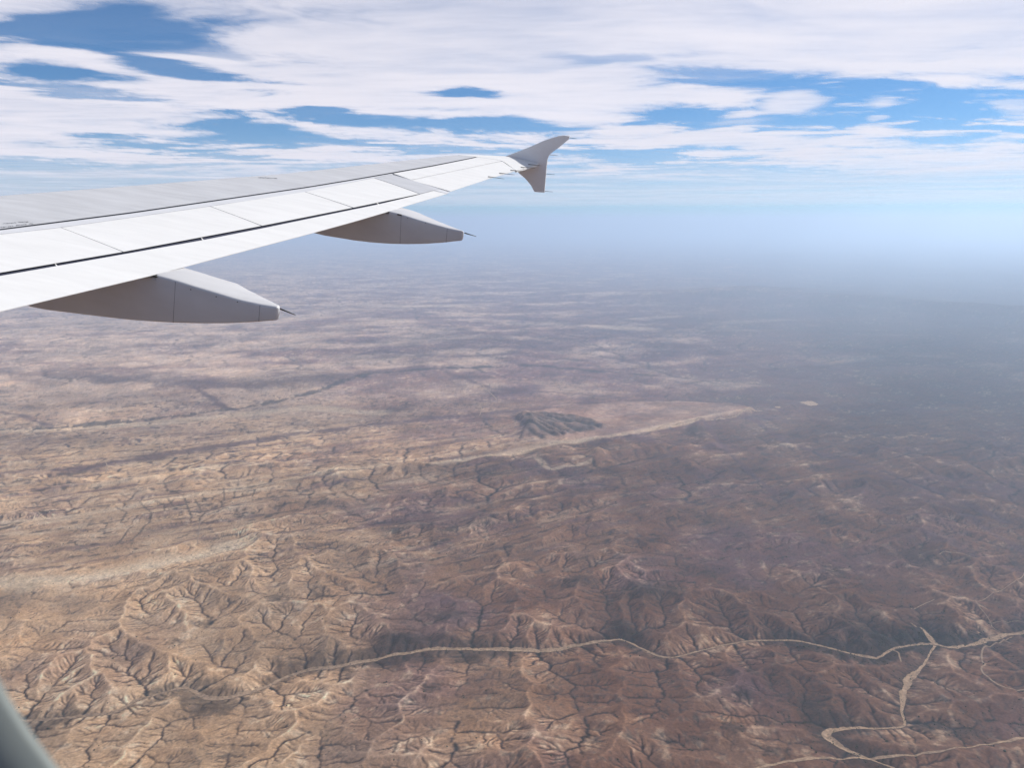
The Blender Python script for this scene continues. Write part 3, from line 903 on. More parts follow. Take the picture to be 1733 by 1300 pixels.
# front skin with nose, underside and the recessed shelf that carries the movable panels
GAP_PX = [(-320, 430.5), (-150, 408), (0, 387.2), (222, 358.8), (520, 315.8), (600, 302.6), (733, 279.4), (809, 264.4)]
def wing_skin():
    gap = onwing(GAP_PX)
    tea = onwing([(-320, 603), (0, 527), (258, 465.5), (520, 396.5), (690, 347), (756, 327.5), (762, 324), (829, 302), (873, 289), (912, 277)])
    lea = onwing([(-320, 357), (0, 332), (240, 313.5), (480, 294.5), (774, 262)])
    S = np.concatenate([np.linspace(-17.2, -0.6, 60), np.linspace(-0.5, 0.10, 8)])
    V, F, MI = [], [], []
    rows = []
    for s in S:
        aL = np.interp(s, lea[:, 0], lea[:, 1])
        if s > lea[-1, 0]:
            aL = np.interp(s, [lea[-1, 0], 0.36], [lea[-1, 1], -0.98])
        aT = np.interp(s, tea[:, 0], tea[:, 1]) - 0.10
        aG = min(np.interp(s, gap[:, 0], gap[:, 1]), aT - 0.15)
        if s > gap[-1, 0]:
            aG = min(gap[-1, 1] + (s - gap[-1, 0]) * 0.6, aT - 0.1)
        c = aT - aL
        pts = []
        for t in np.linspace(0, 1, 9):                     # upper skin, gap -> crest
            a = aG + (aL - aG) * t
            pts.append((a, hump(s, a), 0))
        e, T = 0.035 * c + 0.03, 0.055 * c
        for k in range(1, 9):                              # nose
            th = math.pi * k / 8
            pts.append((aL - e * math.sin(th), hump(s, aL) - T * (1 - math.cos(th)) / 2, 0))
        for t in (0.15, 0.3, 0.5, 0.7, 0.85, 1.0):         # underside
            a = aL + c * t
            hb = -T - 0.05 * c * math.sin(math.pi * min(1, t * 1.25)) * (t < 0.8)
            hb = hb * (1 - t) + (hump(s, aT) - 0.040) * t
            pts.append((a, hb, 0))
        for t in np.linspace(0, 1, 6):                     # shelf under the panels
            a = aT + (aG + 0.012 - aT) * t
            pts.append((a, hump(s, a) - 0.055 + 0.025 * (1 - abs(a - aT) / max(0.2, aT - aG)) ** 4, 1))
        rows.append(pts)
    n = len(rows[0])
    for s, pts in zip(S, rows):
        for a, h, _ in pts:
            V.append(place(np.array(s), np.array(a), np.array(h)))
    for i in range(len(rows) - 1):
        for k in range(n):
            k2 = (k + 1) % n
            F.append([i * n + k, i * n + k2, (i + 1) * n + k2, (i + 1) * n + k])
            MI.append(1 if rows[i][k][2] or rows[i][k2][2] and k2 != 0 and k >= n - 7 or k == n - 1 else 0)
    F.append(list(range(n))); MI.append(0)
    F.append(list(range((len(rows) - 1) * n, len(rows) * n))[::-1]); MI.append(0)
    o = wing_part('wing_skin', V, F, [M_GREY, M_RECESS], WING, True, MI, label='grey painted front skin and nose of the wing')
    import bmesh
    bm = bmesh.new(); bm.from_mesh(o.data)
    bmesh.ops.recalc_face_normals(bm, faces=bm.faces)
    for ed in bm.edges:
        if len(ed.link_faces) == 2 and ed.calc_face_angle(0) > R(35):
            ed.smooth = False
    bm.to_mesh(o.data); bm.free()
    return o
wing_skin()

# light grey strip behind the long dark slot
panel('fixed_panel', [(-300, 430.5), (0, 389.6), (222, 361.2), (520, 317.7), (600, 304.5), (664, 293.4)],
      [(-300, 430.9), (0, 396.0), (103.5, 384.5), (355.5, 348.5), (520, 324.0), (632, 300.2), (664.6, 294.6)], M_LIGHTGREY, 0.0, 0.03, 40, 3, 'light grey strip between the dark slot and the spoilers')
# spoilers
SP_FRONT = [(-300, 431.5), (0, 396.6), (103.5, 385.1), (355.5, 349.1), (516, 324.4), (633, 300.8)]
SP_REAR = [(-300, 512.5), (0, 461), (208, 425.8), (442.5, 381.7), (597, 351.0), (709.5, 327.8)]
def sub(pl, x0, x1):
    pl = np.array(pl); k = [(x0, np.interp(x0, pl[:, 0], pl[:, 1]))]
    k += [tuple(p) for p in pl if x0 + 1 < p[0] < x1 - 1] + [(x1, np.interp(x1, pl[:, 0], pl[:, 1]))]
    return k
cuts_f = [-300, 103.5, 355.5, 516, 633]; cuts_r = [-300, 208, 442.5, 597, 709.5]
for i in range(4):
    panel('spoiler', sub(SP_FRONT, cuts_f[i] + 0.8, cuts_f[i + 1] - 0.8), sub(SP_REAR, cuts_r[i] + 0.9, cuts_r[i + 1] - (0.9 if i < 3 else 0)), M_WHITE, 0.004, 0.035, 24, 8, tail=0.006)
# grey fixed triangle between the outermost spoiler and the aileron
panel('fixed_panel', [(633.6, 300.6), (664, 295.3)], [(710.2, 327.4), (734, 321.6), (744.8, 319.6)], M_GREY, 0.0, 0.03, 6, 8, 'grey fixed panel between the outermost spoiler and the aileron')
# strip in the slot ahead of the flap, its shade painted dark
panel('flap_slot', [(-300, 511), (0, 460.6), (208, 425.4), (442.5, 381.3), (597, 350.6), (709.5, 327.6)],
      [(-300, 521), (0, 467.6), (208, 431), (342, 407), (442.5, 387), (597, 355), (639, 346.5), (709.5, 329.4)], M_SHADE_SEAM, -0.022, 0.01, 40, 3, 'dark strip of painted shade in the slot between the spoilers and the flap')
for (x, y0, y1) in ((94.5, 446.2, 450.4), (342, 402.4, 406.6), (639, 343.0, 346.0)):
    panel('slot_bracket', [(x - 2.6, y0), (x - 0.6, y0 - 0.3)], [(x + 0.6, y1), (x + 3.0, y1 - 0.4)], M_WHITE, -0.008, 0.02, 2, 2)
panel('flap', [(-300, 520), (0, 467.0), (208, 430.4), (342, 406.5), (442.5, 386.6), (597, 354.5), (639, 346.0), (709.5, 329.2), (734, 322.6)],
      [(-300, 598), (0, 527), (258, 465.5), (520, 396.5), (600, 374.4), (658.5, 357.2), (690, 347.2), (730, 335.4), (756, 327.6)], M_WHITE, 0.0, 0.045, 60, 6, tail=0.008)
panel('fixed_panel', [(665.6, 293.2), (733, 281.2), (780, 271.8), (806, 266.4), (809.5, 265.4)], [(695.5, 303.9), (770, 288.4), (830, 275.9), (849.6, 271.8)], M_WHITE, 0.0, 0.03, 16, 4, 'white fixed panel ahead of the aileron')
panel('aileron', [(696, 304.9), (770, 289.2), (830, 276.7), (849.6, 272.7)], [(762.4, 323.6), (829, 301.7), (873, 288.6)], M_WHITE, 0.0, 0.035, 24, 7, tail=0.008)
panel('flap_end_plate', [(735.2, 322.0), (745.4, 320.0)], [(756.0, 327.2), (760.6, 324.6)], M_LIGHTGREY, -0.006, 0.03, 4, 6, tail=0.01)
# wing tip cap
panel('wing_tip', [(775, 262.0), (800, 261.8), (830, 262.6), (856, 264.4), (873, 267.0), (889, 270), (902, 273.2), (911.5, 276.6)],
      [(810.4, 265.6), (825, 267.6), (840, 269.8), (850.6, 272.2), (858, 277), (866, 283), (873.6, 288.8), (908, 278.5)], M_WHITE, 0.004, 0.05, 22, 6, 'white wing tip cap at the foot of the fence')

# stencil marks, too small to read
def marks():
    V, F = [], []
    rnd = random.Random(3)
    for (x0, x1, y0, y1) in ((5, 27, 378.2, 376.4), (0, 22, 384.0, 382.2), (30.5, 46, 375.4, 375.2), (27, 44, 381.0, 379.2), (49, 56, 378.4, 378.2),
                             (437, 468, 299.5, 301.5)):
        x = x0
        while x < x1:
            w = rnd.uniform(0.5, 1.5); hgt = rnd.uniform(0.6, 1.3)
            y = y0 + (y1 - y0) * (x - x0) / (x1 - x0) + rnd.uniform(-0.3, 0.3)
            q = onwing([(x, y), (x + w, y - 0.1), (x + w + 0.8, y + hgt), (x + 0.8, y + hgt + 0.1)])
            b = len(V)
            for s, a in q:
                V.append(place(np.array(s), np.array(a), np.array(hump(s, a) + 0.003)))
            F.append([b, b + 1, b + 2, b + 3])
            x += w + rnd.uniform(0.4, 1.4)
    wing_part('stencil_marking', V, F, M_INK, label='small dark illegible stencil print on the grey skin')['kind'] = 'stuff'
marks()

def rod(name, p, q, r0, r1, parent, mat=M_WICK, root=wing_root):
    p = np.asarray(p, float); q = np.asarray(q, float)
    d = (q - p) / np.linalg.norm(q - p)
    u = np.cross(d, [0.3, 0.1, 1]); u /= np.linalg.norm(u); w = np.cross(d, u)
    V, F = [], []
    n = 6
    for (c, r) in ((p, r0), (p * 0.7 + q * 0.3, r0 * 0.9), (q, r1)):
        for k in range(n):
            a = 2 * math.pi * k / n
            V.append(c + r * (math.cos(a) * u + math.sin(a) * w))
    for j in range(2):
        for k in range(n):
            F.append([j * n + k, j * n + (k + 1) % n, (j + 1) * n + (k + 1) % n, (j + 1) * n + k])
    F.append(list(range(n))[::-1]); F.append([2 * n + k for k in range(n)])
    return wing_part(name, V, F, mat, parent, True)

def on_plane(px, P0, nrm):
    r = ray(px)
    return r * ((P0 @ nrm) / (r @ nrm))[:, None]

# aileron static wicks
for (x0, y0, x1, y1) in ((826, 298, 853.6, 302.5), (845, 292, 871, 295.5), (864, 287, 888, 290), (881.5, 282, 905.7, 284), (894, 277.3, 918, 280.2)):
    q = onwing([(x0, y0)], 0.02)
    P = place(q[:, 0], q[:, 1], hump(q[:, 0], q[:, 1]) + 0.012)[0]
    Q = on_plane([(x1, y1)], P, OUT)[0]
    rod('static_wick', P, Q, 0.009, 0.004, WING)

# wingtip fence
def fence():
    a = onwing([(856, 264), (912, 276.5)])
    A = place(a[0, 0], a[0, 1], hump(a[0, 0], a[0, 1])); B = place(a[1, 0], a[1, 1], hump(a[1, 0], a[1, 1]))
    d = (B - A) / np.linalg.norm(B - A)
    n = np.cross(d, NRM); n /= np.linalg.norm(n)
    if n @ OUT < 0:
        n = -n
    A = A + 0.03 * n
    out_px = [(856, 264), (866, 260.3), (875, 256.8), (894, 249.5), (908, 243.4), (919.6, 238), (934, 233), (947.6, 229.2), (956, 228.6), (964, 230), (963, 235),
              (947, 248.5), (930, 261), (926.8, 268.5), (925.4, 280), (923.8, 300), (921.5, 325.7), (912, 325.4), (904, 324.5), (898, 313), (888, 301.5),
              (880, 294.6), (873, 289), (862, 281), (853, 272)]
    P = on_plane(out_px, A, n)
    cen = P.mean(0)
    m = len(P)
    V = []
    th = 0.05
    inner = np.array([p + (cen - p) / np.linalg.norm(cen - p) * 0.012 for p in P])
    V += list(inner) + list(P + n * 0.02) + list(P + n * (th - 0.02)) + list(inner + n * th)
    F = []
    for L in range(3):
        for k in range(m):
            k2 = (k + 1) % m
            F.append([L * m + k, L * m + k2, (L + 1) * m + k2, (L + 1) * m + k])
    F.append(list(range(m))[::-1]); F.append([3 * m + k for k in range(m)])
    o = wing_part('wingtip_fence', V, F, M_FENCE, label='grey shaded arrow-shaped fence at the wing tip')
    import bmesh
    bm = bmesh.new(); bm.from_mesh(o.data)
    bmesh.ops.recalc_face_normals(bm, faces=bm.faces)
    bm.to_mesh(o.data); bm.free()
    for (x0, y0, x1, y1) in ((963, 232.8, 976, 234.2), (929, 261.5, 944, 262.7), (923, 294, 939, 295), (920.5, 323, 935.5, 324.5)):
        w = on_plane([(x0, y0), (x1, y1)], A + 0.025 * n, n)
        rod('static_wick', w[0], w[1], 0.007, 0.004, o)
fence()

# flap track fairings
def fairing(ridge, bottom, far, hinge, wick, label):
    r0 = onwing([ridge[0]])[0]
    P0 = place(r0[0], r0[1], hump(r0[0], r0[1]))
    def ah(px):
        P = on_plane(px, P0, OUT) - TIP
        return np.stack([-(P @ FWD), P @ NRM], 1)
    rt = ah(ridge); bt = ah(bottom)
    s0 = r0[0]
    a_end = rt[-1, 0]
    a_tail = bt[-1, 0]
    a_start = bt[0, 0] - 0.9
    def htop(a):
        under = hump(s0, np.minimum(a, rt[0, 0])) - 0.05
        return under if a < rt[0, 0] else np.interp(a, rt[:, 0], rt[:, 1])
    def hbot(a):
        if a < bt[0, 0]:
            t = (a - a_start) / (bt[0, 0] - a_start)
            return bt[0, 1] + (htop(a) - 0.03 - bt[0, 1]) * (1 - t) ** 1.5
        return np.interp(a, bt[:, 0], bt[:, 1])
    c, s_ = math.cos(TH), math.sin(TH)
    def proj(P):
        d = P[1] * c - P[2] * s_; u = P[1] * s_ + P[2] * c
        return CX + F_PX * P[0] / d, CY - F_PX * u / d
    far = np.array(far)
    def width(a):
        best = 0.1
        for w in np.arange(0.04, 0.9, 0.01):
            x, y = proj(place(s0 + w, a, htop(a)))
            if x < far[0, 0]:
                best = w
                continue
            if y < np.interp(x, far[:, 0], far[:, 1]):
                return w
            best = w
        return min(best, 0.5)
    stations = np.concatenate([np.linspace(a_start, rt[0, 0] - 0.001, 22), np.linspace(rt[0, 0] + 0.001, a_end - 0.05, 16), [a_end - 0.03, a_end - 0.012, a_end]])
    wmax = width(rt[0, 0] + 0.5 * (a_end - rt[0, 0]) * 0.4)
    V, rows = [], []
    for k, a in enumerate(stations):
        ht, hb = htop(a), hbot(a)
        if a >= rt[0, 0]:
            w = min(width(a), 0.5)
        else:
            t = (a - a_start) / (rt[0, 0] - a_start)
            w = 0.06 + (min(width(rt[0, 0] + 0.01), 0.5) - 0.06) * min(1, t * 1.6)
        shrink = 0.0
        if k == len(stations) - 2: shrink = 0.008
        if k == len(stations) - 1: shrink = 0.03
        ht -= shrink; hb += shrink
        i0, i1 = shrink, w - shrink
        if i1 < i0 + 0.02: i1 = i0 + 0.02
        rr = min(0.035, (ht - hb) * 0.25, (i1 - i0) * 0.3)
        rb = min(0.03, (ht - hb) * 0.25, (i1 - i0) * 0.3)
        sec = []
        for q in range(4):
            th = math.pi / 2 * q / 3
            sec.append((i0 + rr - rr * math.cos(th), ht - rr + rr * math.sin(th)))
        for q in range(4):
            th = math.pi / 2 * q / 3
            sec.append((i1 - rr + rr * math.sin(th), ht - rr + rr * math.cos(th)))
        ib = i1 - 0.15 * (i1 - i0)
        for q in range(4):
            th = math.pi / 2 * q / 3
            sec.append((ib - rb + rb * math.cos(th), hb + rb - rb * math.sin(th)))
        for q in range(4):
            th = math.pi / 2 * q / 3
            sec.append((i0 + rb - rb * math.sin(th), hb + rb - rb * math.cos(th)))
        rows.append(len(sec))
        for (o_, h_) in sec:
            V.append(place(np.array(s0 + o_), np.array(a), np.array(h_)))
    n = rows[0]
    F = []
    for i in range(len(stations) - 1):
        for k in range(n):
            k2 = (k + 1) % n
            F.append([i * n + k, i * n + k2, (i + 1) * n + k2, (i + 1) * n + k])
    F.append(list(range(n))[::-1]); F.append([(len(stations) - 1) * n + k for k in range(n)])
    o = wing_part('flap_track_fairing', V, F, M_FAIRING, smooth=True, label=label)
    import bmesh
    bm = bmesh.new(); bm.from_mesh(o.data)
    bmesh.ops.recalc_face_normals(bm, faces=bm.faces)
    for ed in bm.edges:
        if len(ed.link_faces) == 2 and ed.calc_face_angle(0) > R(40):
            ed.smooth = False
    bm.to_mesh(o.data); bm.free()
    # hinge at the break between the fixed and the moving half, then the wick at the tail
    hp = on_plane([hinge], P0 - OUT * 0.01, OUT)[0]
    rod('hinge_pin', hp - FWD * -0.05, hp + FWD * -0.03, 0.014, 0.014, o)
    w = on_plane(wick, P0 + OUT * 0.08, OUT)
    rod('static_wick', w[0], w[1], 0.012, 0.005, o)
    for (p_, q_) in (((440, 517), (438, 544)), ((297, 477), (293, 546))) if hinge[0] < 400 else (((757, 387), (755, 410)), ((679, 363), (677, 412.5))):
        e = on_plane([p_, q_], P0 + OUT * 0.002, OUT)
        rod('panel_seam', e[0], e[1], 0.0035, 0.0035, o, M_SHADE_SEAM)
    for (x, y) in ((366, 502), (402, 511), (323, 490)) if hinge[0] < 400 else ((720, 377), (690, 369)):
        b = on_plane([(x, y)], P0 - OUT * 0.0, OUT)[0]
        rod('bolt', b - OUT * 0.004, b + OUT * 0.004, 0.008, 0.008, o)
    return o
fairing([(264, 465.5), (297, 474.5), (330, 485), (367, 496), (405, 507.5), (440, 515), (470.5, 520)],
        [(43.5, 518.6), (75, 525), (120, 530.6), (210, 541.4), (255, 545), (300, 547.4), (345, 548.4), (390, 548), (430, 546), (468, 542.8), (471, 541)],
        [(322.5, 450.5), (375, 467), (400, 478), (420, 489.5), (445, 502), (468, 513.5), (475, 517)], (262, 467.5), [(471, 521.5), (500, 533)],
        'nearer canoe-shaped flap fairing with shaded flank')
fairing([(658.5, 357.5), (678, 362), (706, 371), (735, 379.4), (760, 386.3), (784.5, 391.4)],
        [(529.5, 394.4), (548, 399), (570, 402.5), (600, 407.5), (630, 411), (660, 413), (690, 413.6), (720, 413), (750, 411), (784.5, 407)],
        [(700, 355.4), (735, 371), (765, 383), (783, 390.2), (790, 393)], (677, 363.5), [(786, 394), (806, 400)],
        'farther canoe-shaped flap fairing with shaded flank')

# ------------------------------------------------------------------ cabin window frame, close to the lens
def window_frame():
    D = 0.16
    c, s_ = math.cos(TH), math.sin(TH)
    RIGHT = np.array([1.0, 0, 0]); VIEW = np.array([0, c, -s_]); UP = np.array([0, s_, c])
    # the frame stands in the cabin wall, square to the wing's outboard axis in plan
    outw = np.array([math.sin(R(4)), math.cos(R(4)), -0.10]); outw /= np.linalg.norm(outw)
    fwd = np.cross(outw, [0, 0, 1]); fwd /= np.linalg.norm(fwd)
    up = np.cross(fwd, outw)
    P = D * (VIEW + RIGHT * (42 - CX) / F_PX - UP * (1226 - CY) / F_PX)
    rad, hw, hh = 0.10, 0.118, 0.165
    nx, ny = -0.85, -0.53
    acen = P - rad * (nx * fwd + ny * up)
    cen = acen + (hw - rad) * fwd + (hh - rad) * up
    root = empty('porthole_surround', tuple(cen), 'blurred grey cabin porthole surround cutting across the lower left corner', 'porthole surround')
    def ring(off, depth, n=20):
        pts = []
        for (sx, sy, a0) in ((1, 1, 0), (-1, 1, 90), (-1, -1, 180), (1, -1, 270)):
            for k in range(n):
                a = R(a0 + 90 * k / (n - 1))
                x = sx * (hw - rad) + (rad + off) * math.cos(a); y = sy * (hh - rad) + (rad + off) * math.sin(a)
                pts.append(x * fwd + y * up - outw * depth)
        return pts
    def sweep(name, prof, mat, label=None):
        V, F = [], []
        for off, dep in prof:
            V += ring(off, dep)
        m = 80
        for j in range(len(prof) - 1):
            for k in range(m):
                F.append([j * m + k, j * m + (k + 1) % m, (j + 1) * m + (k + 1) % m, (j + 1) * m + k])
        o = mesh_obj(name, V, F, mat, root, True)
        if label:
            o['label'] = label
        return o
    ms = paint('window_seal_rubber', (0.17, 0.19, 0.18), 0.7, 0.1)
    mt = paint('cabin_trim', (0.62, 0.63, 0.62), 0.6, 0.04)
    sweep('rubber_seal', [(0.003, -0.002), (0.0, 0.0), (0.0005, 0.002), (0.0095, 0.004), (0.0105, 0.004)], ms, 'dark grey-green seal around the pane')
    sweep('cabin_trim', [(0.0100, 0.002), (0.0108, 0.006), (0.013, 0.0075), (0.03, 0.018), (0.045, 0.022), (0.075, 0.024)], mt, 'pale cabin trim outside the seal')
window_frame()

# ------------------------------------------------------------------ clouds: one broken sheet of high cloud
CZ = 3600.0
def cloud_tau(x, y):
    """optical depth of the sheet"""
    # the wind draws the sheet out along x
    wx = 900 * fbm(x / 5200, y / 5200, 3, 811); wy = 900 * fbm(x / 5200, y / 5200, 3, 821)
    X, Y = x + wx, y + wy
    n = fbm(X / 9000, Y / 6500, 5, 831, 0.55)
    wisp = fbm(X / 4200 + 0.6 * n, Y / 3000, 7, 841, 0.62)
    t = np.maximum(0.33 + 0.22 * n + 0.15 * wisp, 0.03)
    # gaps in the sheet, as seen through the window (centre, half size, tilt, depth)
    front = y > 1500
    d = np.where(front, y, 1.0)
    c, s_ = math.cos(TH), math.sin(TH)
    depth = d * c - CZ * s_; upv = d * s_ + CZ * c
    u = CX + F_PX * x / depth; v = CY - F_PX * upv / depth
    wob_u = 26 * fbm(X / 2600, Y / 2600, 3, 851); wob_v = 13 * fbm(X / 2400, Y / 2400, 5, 861)
    u = u + wob_u; v = v + wob_v
    for (cu, cv, hu, hv, tilt, k) in GAPS:
        ct, st = math.cos(R(tilt)), math.sin(R(tilt))
        du = (u - cu) * ct + (v - cv) * st; dv = -(u - cu) * st + (v - cv) * ct
        q = np.sqrt((du / hu) ** 2 + (dv / hv) ** 2)
        g = 1.15 - 0.72 * q - 0.95 * wisp - 0.25 * n
        m = np.where(front, sstep(-0.22, 0.68, g), 0) * min(1.0, k + 0.03)
        t = t * (1 - m)
    for (cu, cv, hu, hv, k) in PUFFS:
        q = np.sqrt(((u - cu) / hu) ** 2 + ((v - cv) / hv) ** 2) + 0.9 * wisp
        t = t + np.where(front, sstep(1.3, 0.3, q), 0) * k
    # thins away further out; also thinned unseen behind the camera to darken fairing flanks
    r = np.hypot(x, y)
    return np.clip(t, 0, 2) * sstep(98000, 20000, r) ** 2 * (0.15 + 0.85 * sstep(-8000, 1500, y)) + 0.030 * sstep(226000, 120000, r) * sstep(24000, 70000, r)

GAPS = [(150, 40, 230, 32, 0, 0.95), (300, 112, 150, 12, 13, 0.95), (60, 120, 130, 18, 3, 0.98), (90, 152, 150, 9, 8, 0.85), (330, 72, 130, 10, 8, 0.7),
        (430, 226, 110, 19, 2, 0.985), (545, 199, 85, 11, 3, 0.96), (300, 249, 135, 12, 6, 0.96), (90, 278, 180, 11, 2, 0.92), (560, 240, 100, 10, 3, 0.85),
        (782, 159, 50, 8, 0, 0.98), (780, 213, 165, 11, 2, 0.96), (760, 252, 140, 9, 3, 0.92),
        (1580, 182, 250, 46, 2, 0.995), (1200, 203, 125, 16, 3, 0.96), (1230, 131, 110, 9, 3, 0.8), (1110, 263, 180, 15, 4, 0.96), (1030, 97, 80, 9, 2, 0.6),
        (1290, 292, 210, 9, 3, 0.8), (800, 290, 270, 10, 2, 0.82), (1020, 310, 320, 10, 1, 0.7)]
PUFFS = [(1345, 178, 48, 17, 0.22), (1497, 172, 34, 11, 0.14), (1487, 200, 20, 5, 0.1), (1480, 222, 48, 8, 0.14), (1720, 178, 50, 16, 0.10), (1250, 205, 60, 10, 0.05)]

def cloud_material():
    m = bpy.data.materials.new('high_cloud')
    m.use_nodes = True
    nt = m.node_tree
    nt.nodes.clear()
    N = nt.nodes.new; L = nt.links.new
    out = N('ShaderNodeOutputMaterial')
    at = N('ShaderNodeAttribute'); at.attribute_name = 'depth'
    geo = N('ShaderNodeNewGeometry')
    # fine fibres
    mp = N('ShaderNodeMapping'); mp.inputs['Scale'].default_value = (1 / 2600, 1 / 1100, 1 / 2000)
    L(geo.outputs['Position'], mp.inputs['Vector'])
    nz = N('ShaderNodeTexNoise'); nz.inputs['Scale'].default_value = 1.0; nz.inputs['Detail'].default_value = 5; nz.inputs['Roughness'].default_value = 0.5
    L(mp.outputs['Vector'], nz.inputs['Vector'])
    mr = N('ShaderNodeMapRange'); mr.inputs['From Min'].default_value = 0.3; mr.inputs['From Max'].default_value = 0.7
    mr.inputs['To Min'].default_value = 0.7; mr.inputs['To Max'].default_value = 1.3
    L(nz.outputs['Fac'], mr.inputs['Value'])
    tau = N('ShaderNodeMath'); tau.operation = 'MULTIPLY'
    L(at.outputs['Fac'], tau.inputs[0]); L(mr.outputs['Result'], tau.inputs[1])
    # slab of cloud: the path through it lengthens with the slant of the ray
    dot = N('ShaderNodeVectorMath'); dot.operation = 'DOT_PRODUCT'
    L(geo.outputs['Incoming'], dot.inputs[0]); L(geo.outputs['True Normal'], dot.inputs[1])
    ab = N('ShaderNodeMath'); ab.operation = 'ABSOLUTE'; L(dot.outputs['Value'], ab.inputs[0])
    mx = N('ShaderNodeMath'); mx.operation = 'MAXIMUM'; mx.inputs[1].default_value = 0.03; L(ab.outputs['Value'], mx.inputs[0])
    dv = N('ShaderNodeMath'); dv.operation = 'DIVIDE'; L(tau.outputs['Value'], dv.inputs[0]); L(mx.outputs['Value'], dv.inputs[1])
    ng = N('ShaderNodeMath'); ng.operation = 'MULTIPLY'; ng.inputs[1].default_value = -1.0; L(dv.outputs['Value'], ng.inputs[0])
    ex = N('ShaderNodeMath'); ex.operation = 'EXPONENT'; L(ng.outputs['Value'], ex.inputs[0])
    tr = N('ShaderNodeBsdfTransparent')
    tl = N('ShaderNodeBsdfTranslucent'); tl.inputs['Color'].default_value = (0.80, 0.77, 0.785, 1)
    df = N('ShaderNodeBsdfDiffuse'); df.inputs['Color'].default_value = (0.80, 0.77, 0.785, 1)
    m1 = N('ShaderNodeMixShader'); m1.inputs['Fac'].default_value = 0.25
    L(tl.outputs[0], m1.inputs[1]); L(df.outputs[0], m1.inputs[2])
    m2 = N('ShaderNodeMixShader')
    L(ex.outputs['Value'], m2.inputs['Fac']); L(m1.outputs[0], m2.inputs[1]); L(tr.outputs[0], m2.inputs[2])
    L(m2.outputs[0], out.inputs['Surface'])
    return m

def build_clouds():
    el = np.radians(np.concatenate([np.linspace(80, 20, 24), np.concatenate([np.linspace(19, 1.9, 255), np.linspace(1.8, 0.9, 10)])]))
    r = np.concatenate([[150.0], CZ / np.tan(el)])
    az_in = np.arctan(np.linspace(-0.85, 0.85, 520))
    az_out = np.linspace(az_in[-1], az_in[0] + 2 * np.pi, 140)[1:-1]
    az = np.concatenate([az_in, az_out])
    Rr, Az = np.meshgrid(r, az, indexing='ij')
    X = Rr * np.sin(Az); Y = Rr * np.cos(Az)
    Z = CZ + 160 * fbm(X / 16000, Y / 16000, 2, 871)
    me = grid_mesh('cloud_layer', np.stack([X, Y, Z], -1), wrap=True)
    point_attr(me, 'depth', cloud_tau(X.ravel(), Y.ravel()))
    me.materials.append(cloud_material())
    o = link(bpy.data.objects.new('cloud_layer', me))
    o['kind'] = 'stuff'
    o['label'] = 'broken sheet of high white cloud with blue gaps'
    return o
build_clouds()

# ------------------------------------------------------------------ air
def build_haze():
    m = bpy.data.materials.new('haze')
    m.use_nodes = True
    nt = m.node_tree
    nt.nodes.clear()
    out = nt.nodes.new('ShaderNodeOutputMaterial')
    v = nt.nodes.new('ShaderNodeVolumePrincipled')
    v.inputs['Color'].default_value = (0.65, 0.815, 1.0, 1)
    v.inputs['Density'].default_value = 1.75e-5
    v.inputs['Anisotropy'].default_value = 0.45
    nt.links.new(v.outputs['Volume'], out.inputs['Volume'])
    s = 460e3; lo, hi = -H - 30, 1150.0
    V = [(x, y, z) for z in (lo, hi) for (x, y) in ((-s, -s), (s, -s), (s, s), (-s, s))]
    F = [(3, 2, 1, 0), (4, 5, 6, 7), (0, 1, 5, 4), (1, 2, 6, 5), (2, 3, 7, 6), (3, 0, 4, 7)]
    o = mesh_obj('haze', V, F, m)
    o['kind'] = 'stuff'
    o['label'] = 'pale blue haze over the plain'
build_haze()

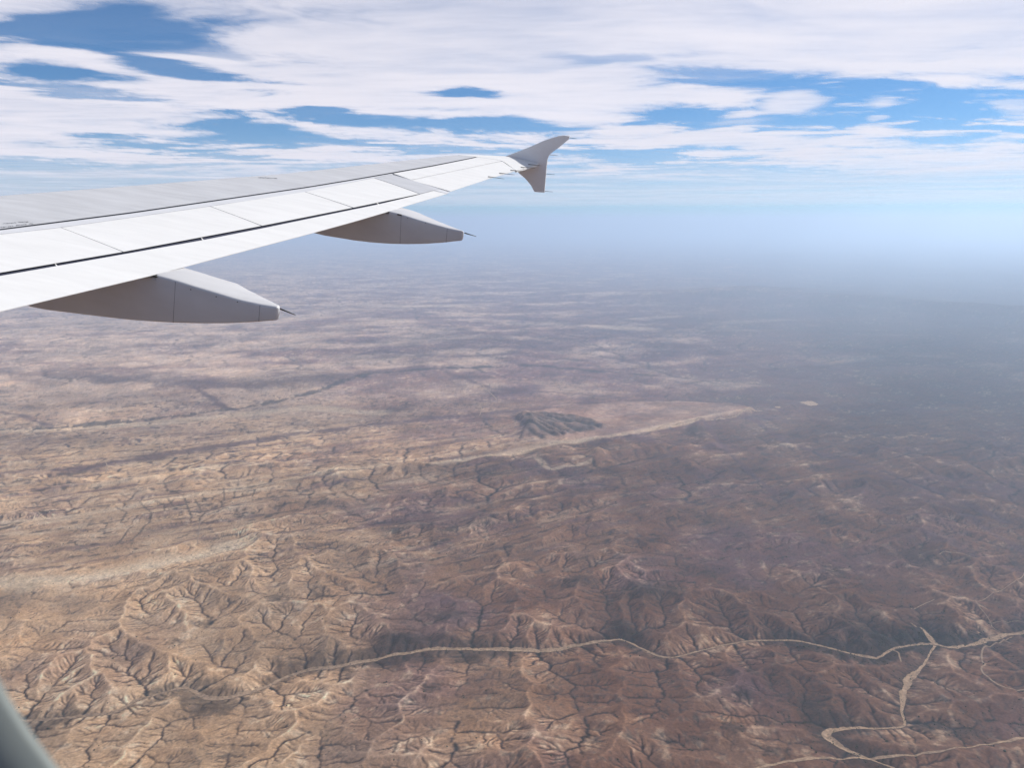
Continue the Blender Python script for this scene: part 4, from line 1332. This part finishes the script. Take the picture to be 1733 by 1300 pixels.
# ------------------------------------------------------------------ thorn bushes and small trees in the foreground
def build_scrub():
    rng = np.random.default_rng(5)
    n = 560000
    r = np.sqrt(rng.uniform(5900 ** 2, 15000 ** 2, n)); a = np.arctan(rng.uniform(-0.78, 0.78, n))
    x, y = r * np.sin(a), r * np.cos(a)
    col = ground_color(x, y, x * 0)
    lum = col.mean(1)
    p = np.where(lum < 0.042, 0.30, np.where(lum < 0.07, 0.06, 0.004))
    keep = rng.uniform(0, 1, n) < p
    x, y = x[keep], y[keep]
    m = len(x)
    size = rng.gamma(4.0, 1.0, m) + 2.0
    z = height(x, y) - H
    base = np.array([[1, 0, 0], [0.3, 0.95, 0], [-0.8, 0.6, 0], [-0.8, -0.6, 0], [0.3, -0.95, 0],
                     [0.6, 0.2, 0.9], [-0.35, 0.5, 1.0], [-0.25, -0.55, 0.85]])
    fc = np.array([[0, 1, 5], [1, 6, 5], [1, 2, 6], [2, 3, 6], [3, 7, 6], [3, 4, 7], [4, 5, 7], [4, 0, 5], [5, 6, 7]])
    rot = rng.uniform(0, 2 * np.pi, m)
    B = base[None] * (1 + 0.25 * rng.normal(size=(m, 8, 3)))
    cx, sx = np.cos(rot)[:, None], np.sin(rot)[:, None]
    V = np.stack([x[:, None] + size[:, None] * (B[..., 0] * cx - B[..., 1] * sx), y[:, None] + size[:, None] * (B[..., 0] * sx + B[..., 1] * cx),
                  z[:, None] - 1.0 + size[:, None] * B[..., 2] * 0.9], -1).reshape(-1, 3)
    Fi = (fc[None] + (np.arange(m) * 8)[:, None, None]).reshape(-1, 3)
    me = bpy.data.meshes.new('scrub_bushes')
    me.vertices.add(len(V)); me.vertices.foreach_set('co', V.astype(np.float32).ravel())
    me.loops.add(len(Fi) * 3); me.loops.foreach_set('vertex_index', Fi.astype(np.int32).ravel())
    me.polygons.add(len(Fi)); me.polygons.foreach_set('loop_start', (np.arange(len(Fi)) * 3).astype(np.int32))
    me.update(calc_edges=True)
    me.materials.append(sand_material('thorn_leaves', (0.055, 0.058, 0.036), 0.4, 1 / 25.0))
    o = link(bpy.data.objects.new('scrub_bushes', me))
    o['kind'] = 'stuff'; o['label'] = 'dark thorn bushes scattered along the gullies and dry riverbeds'
    print('bushes', m)
build_scrub()
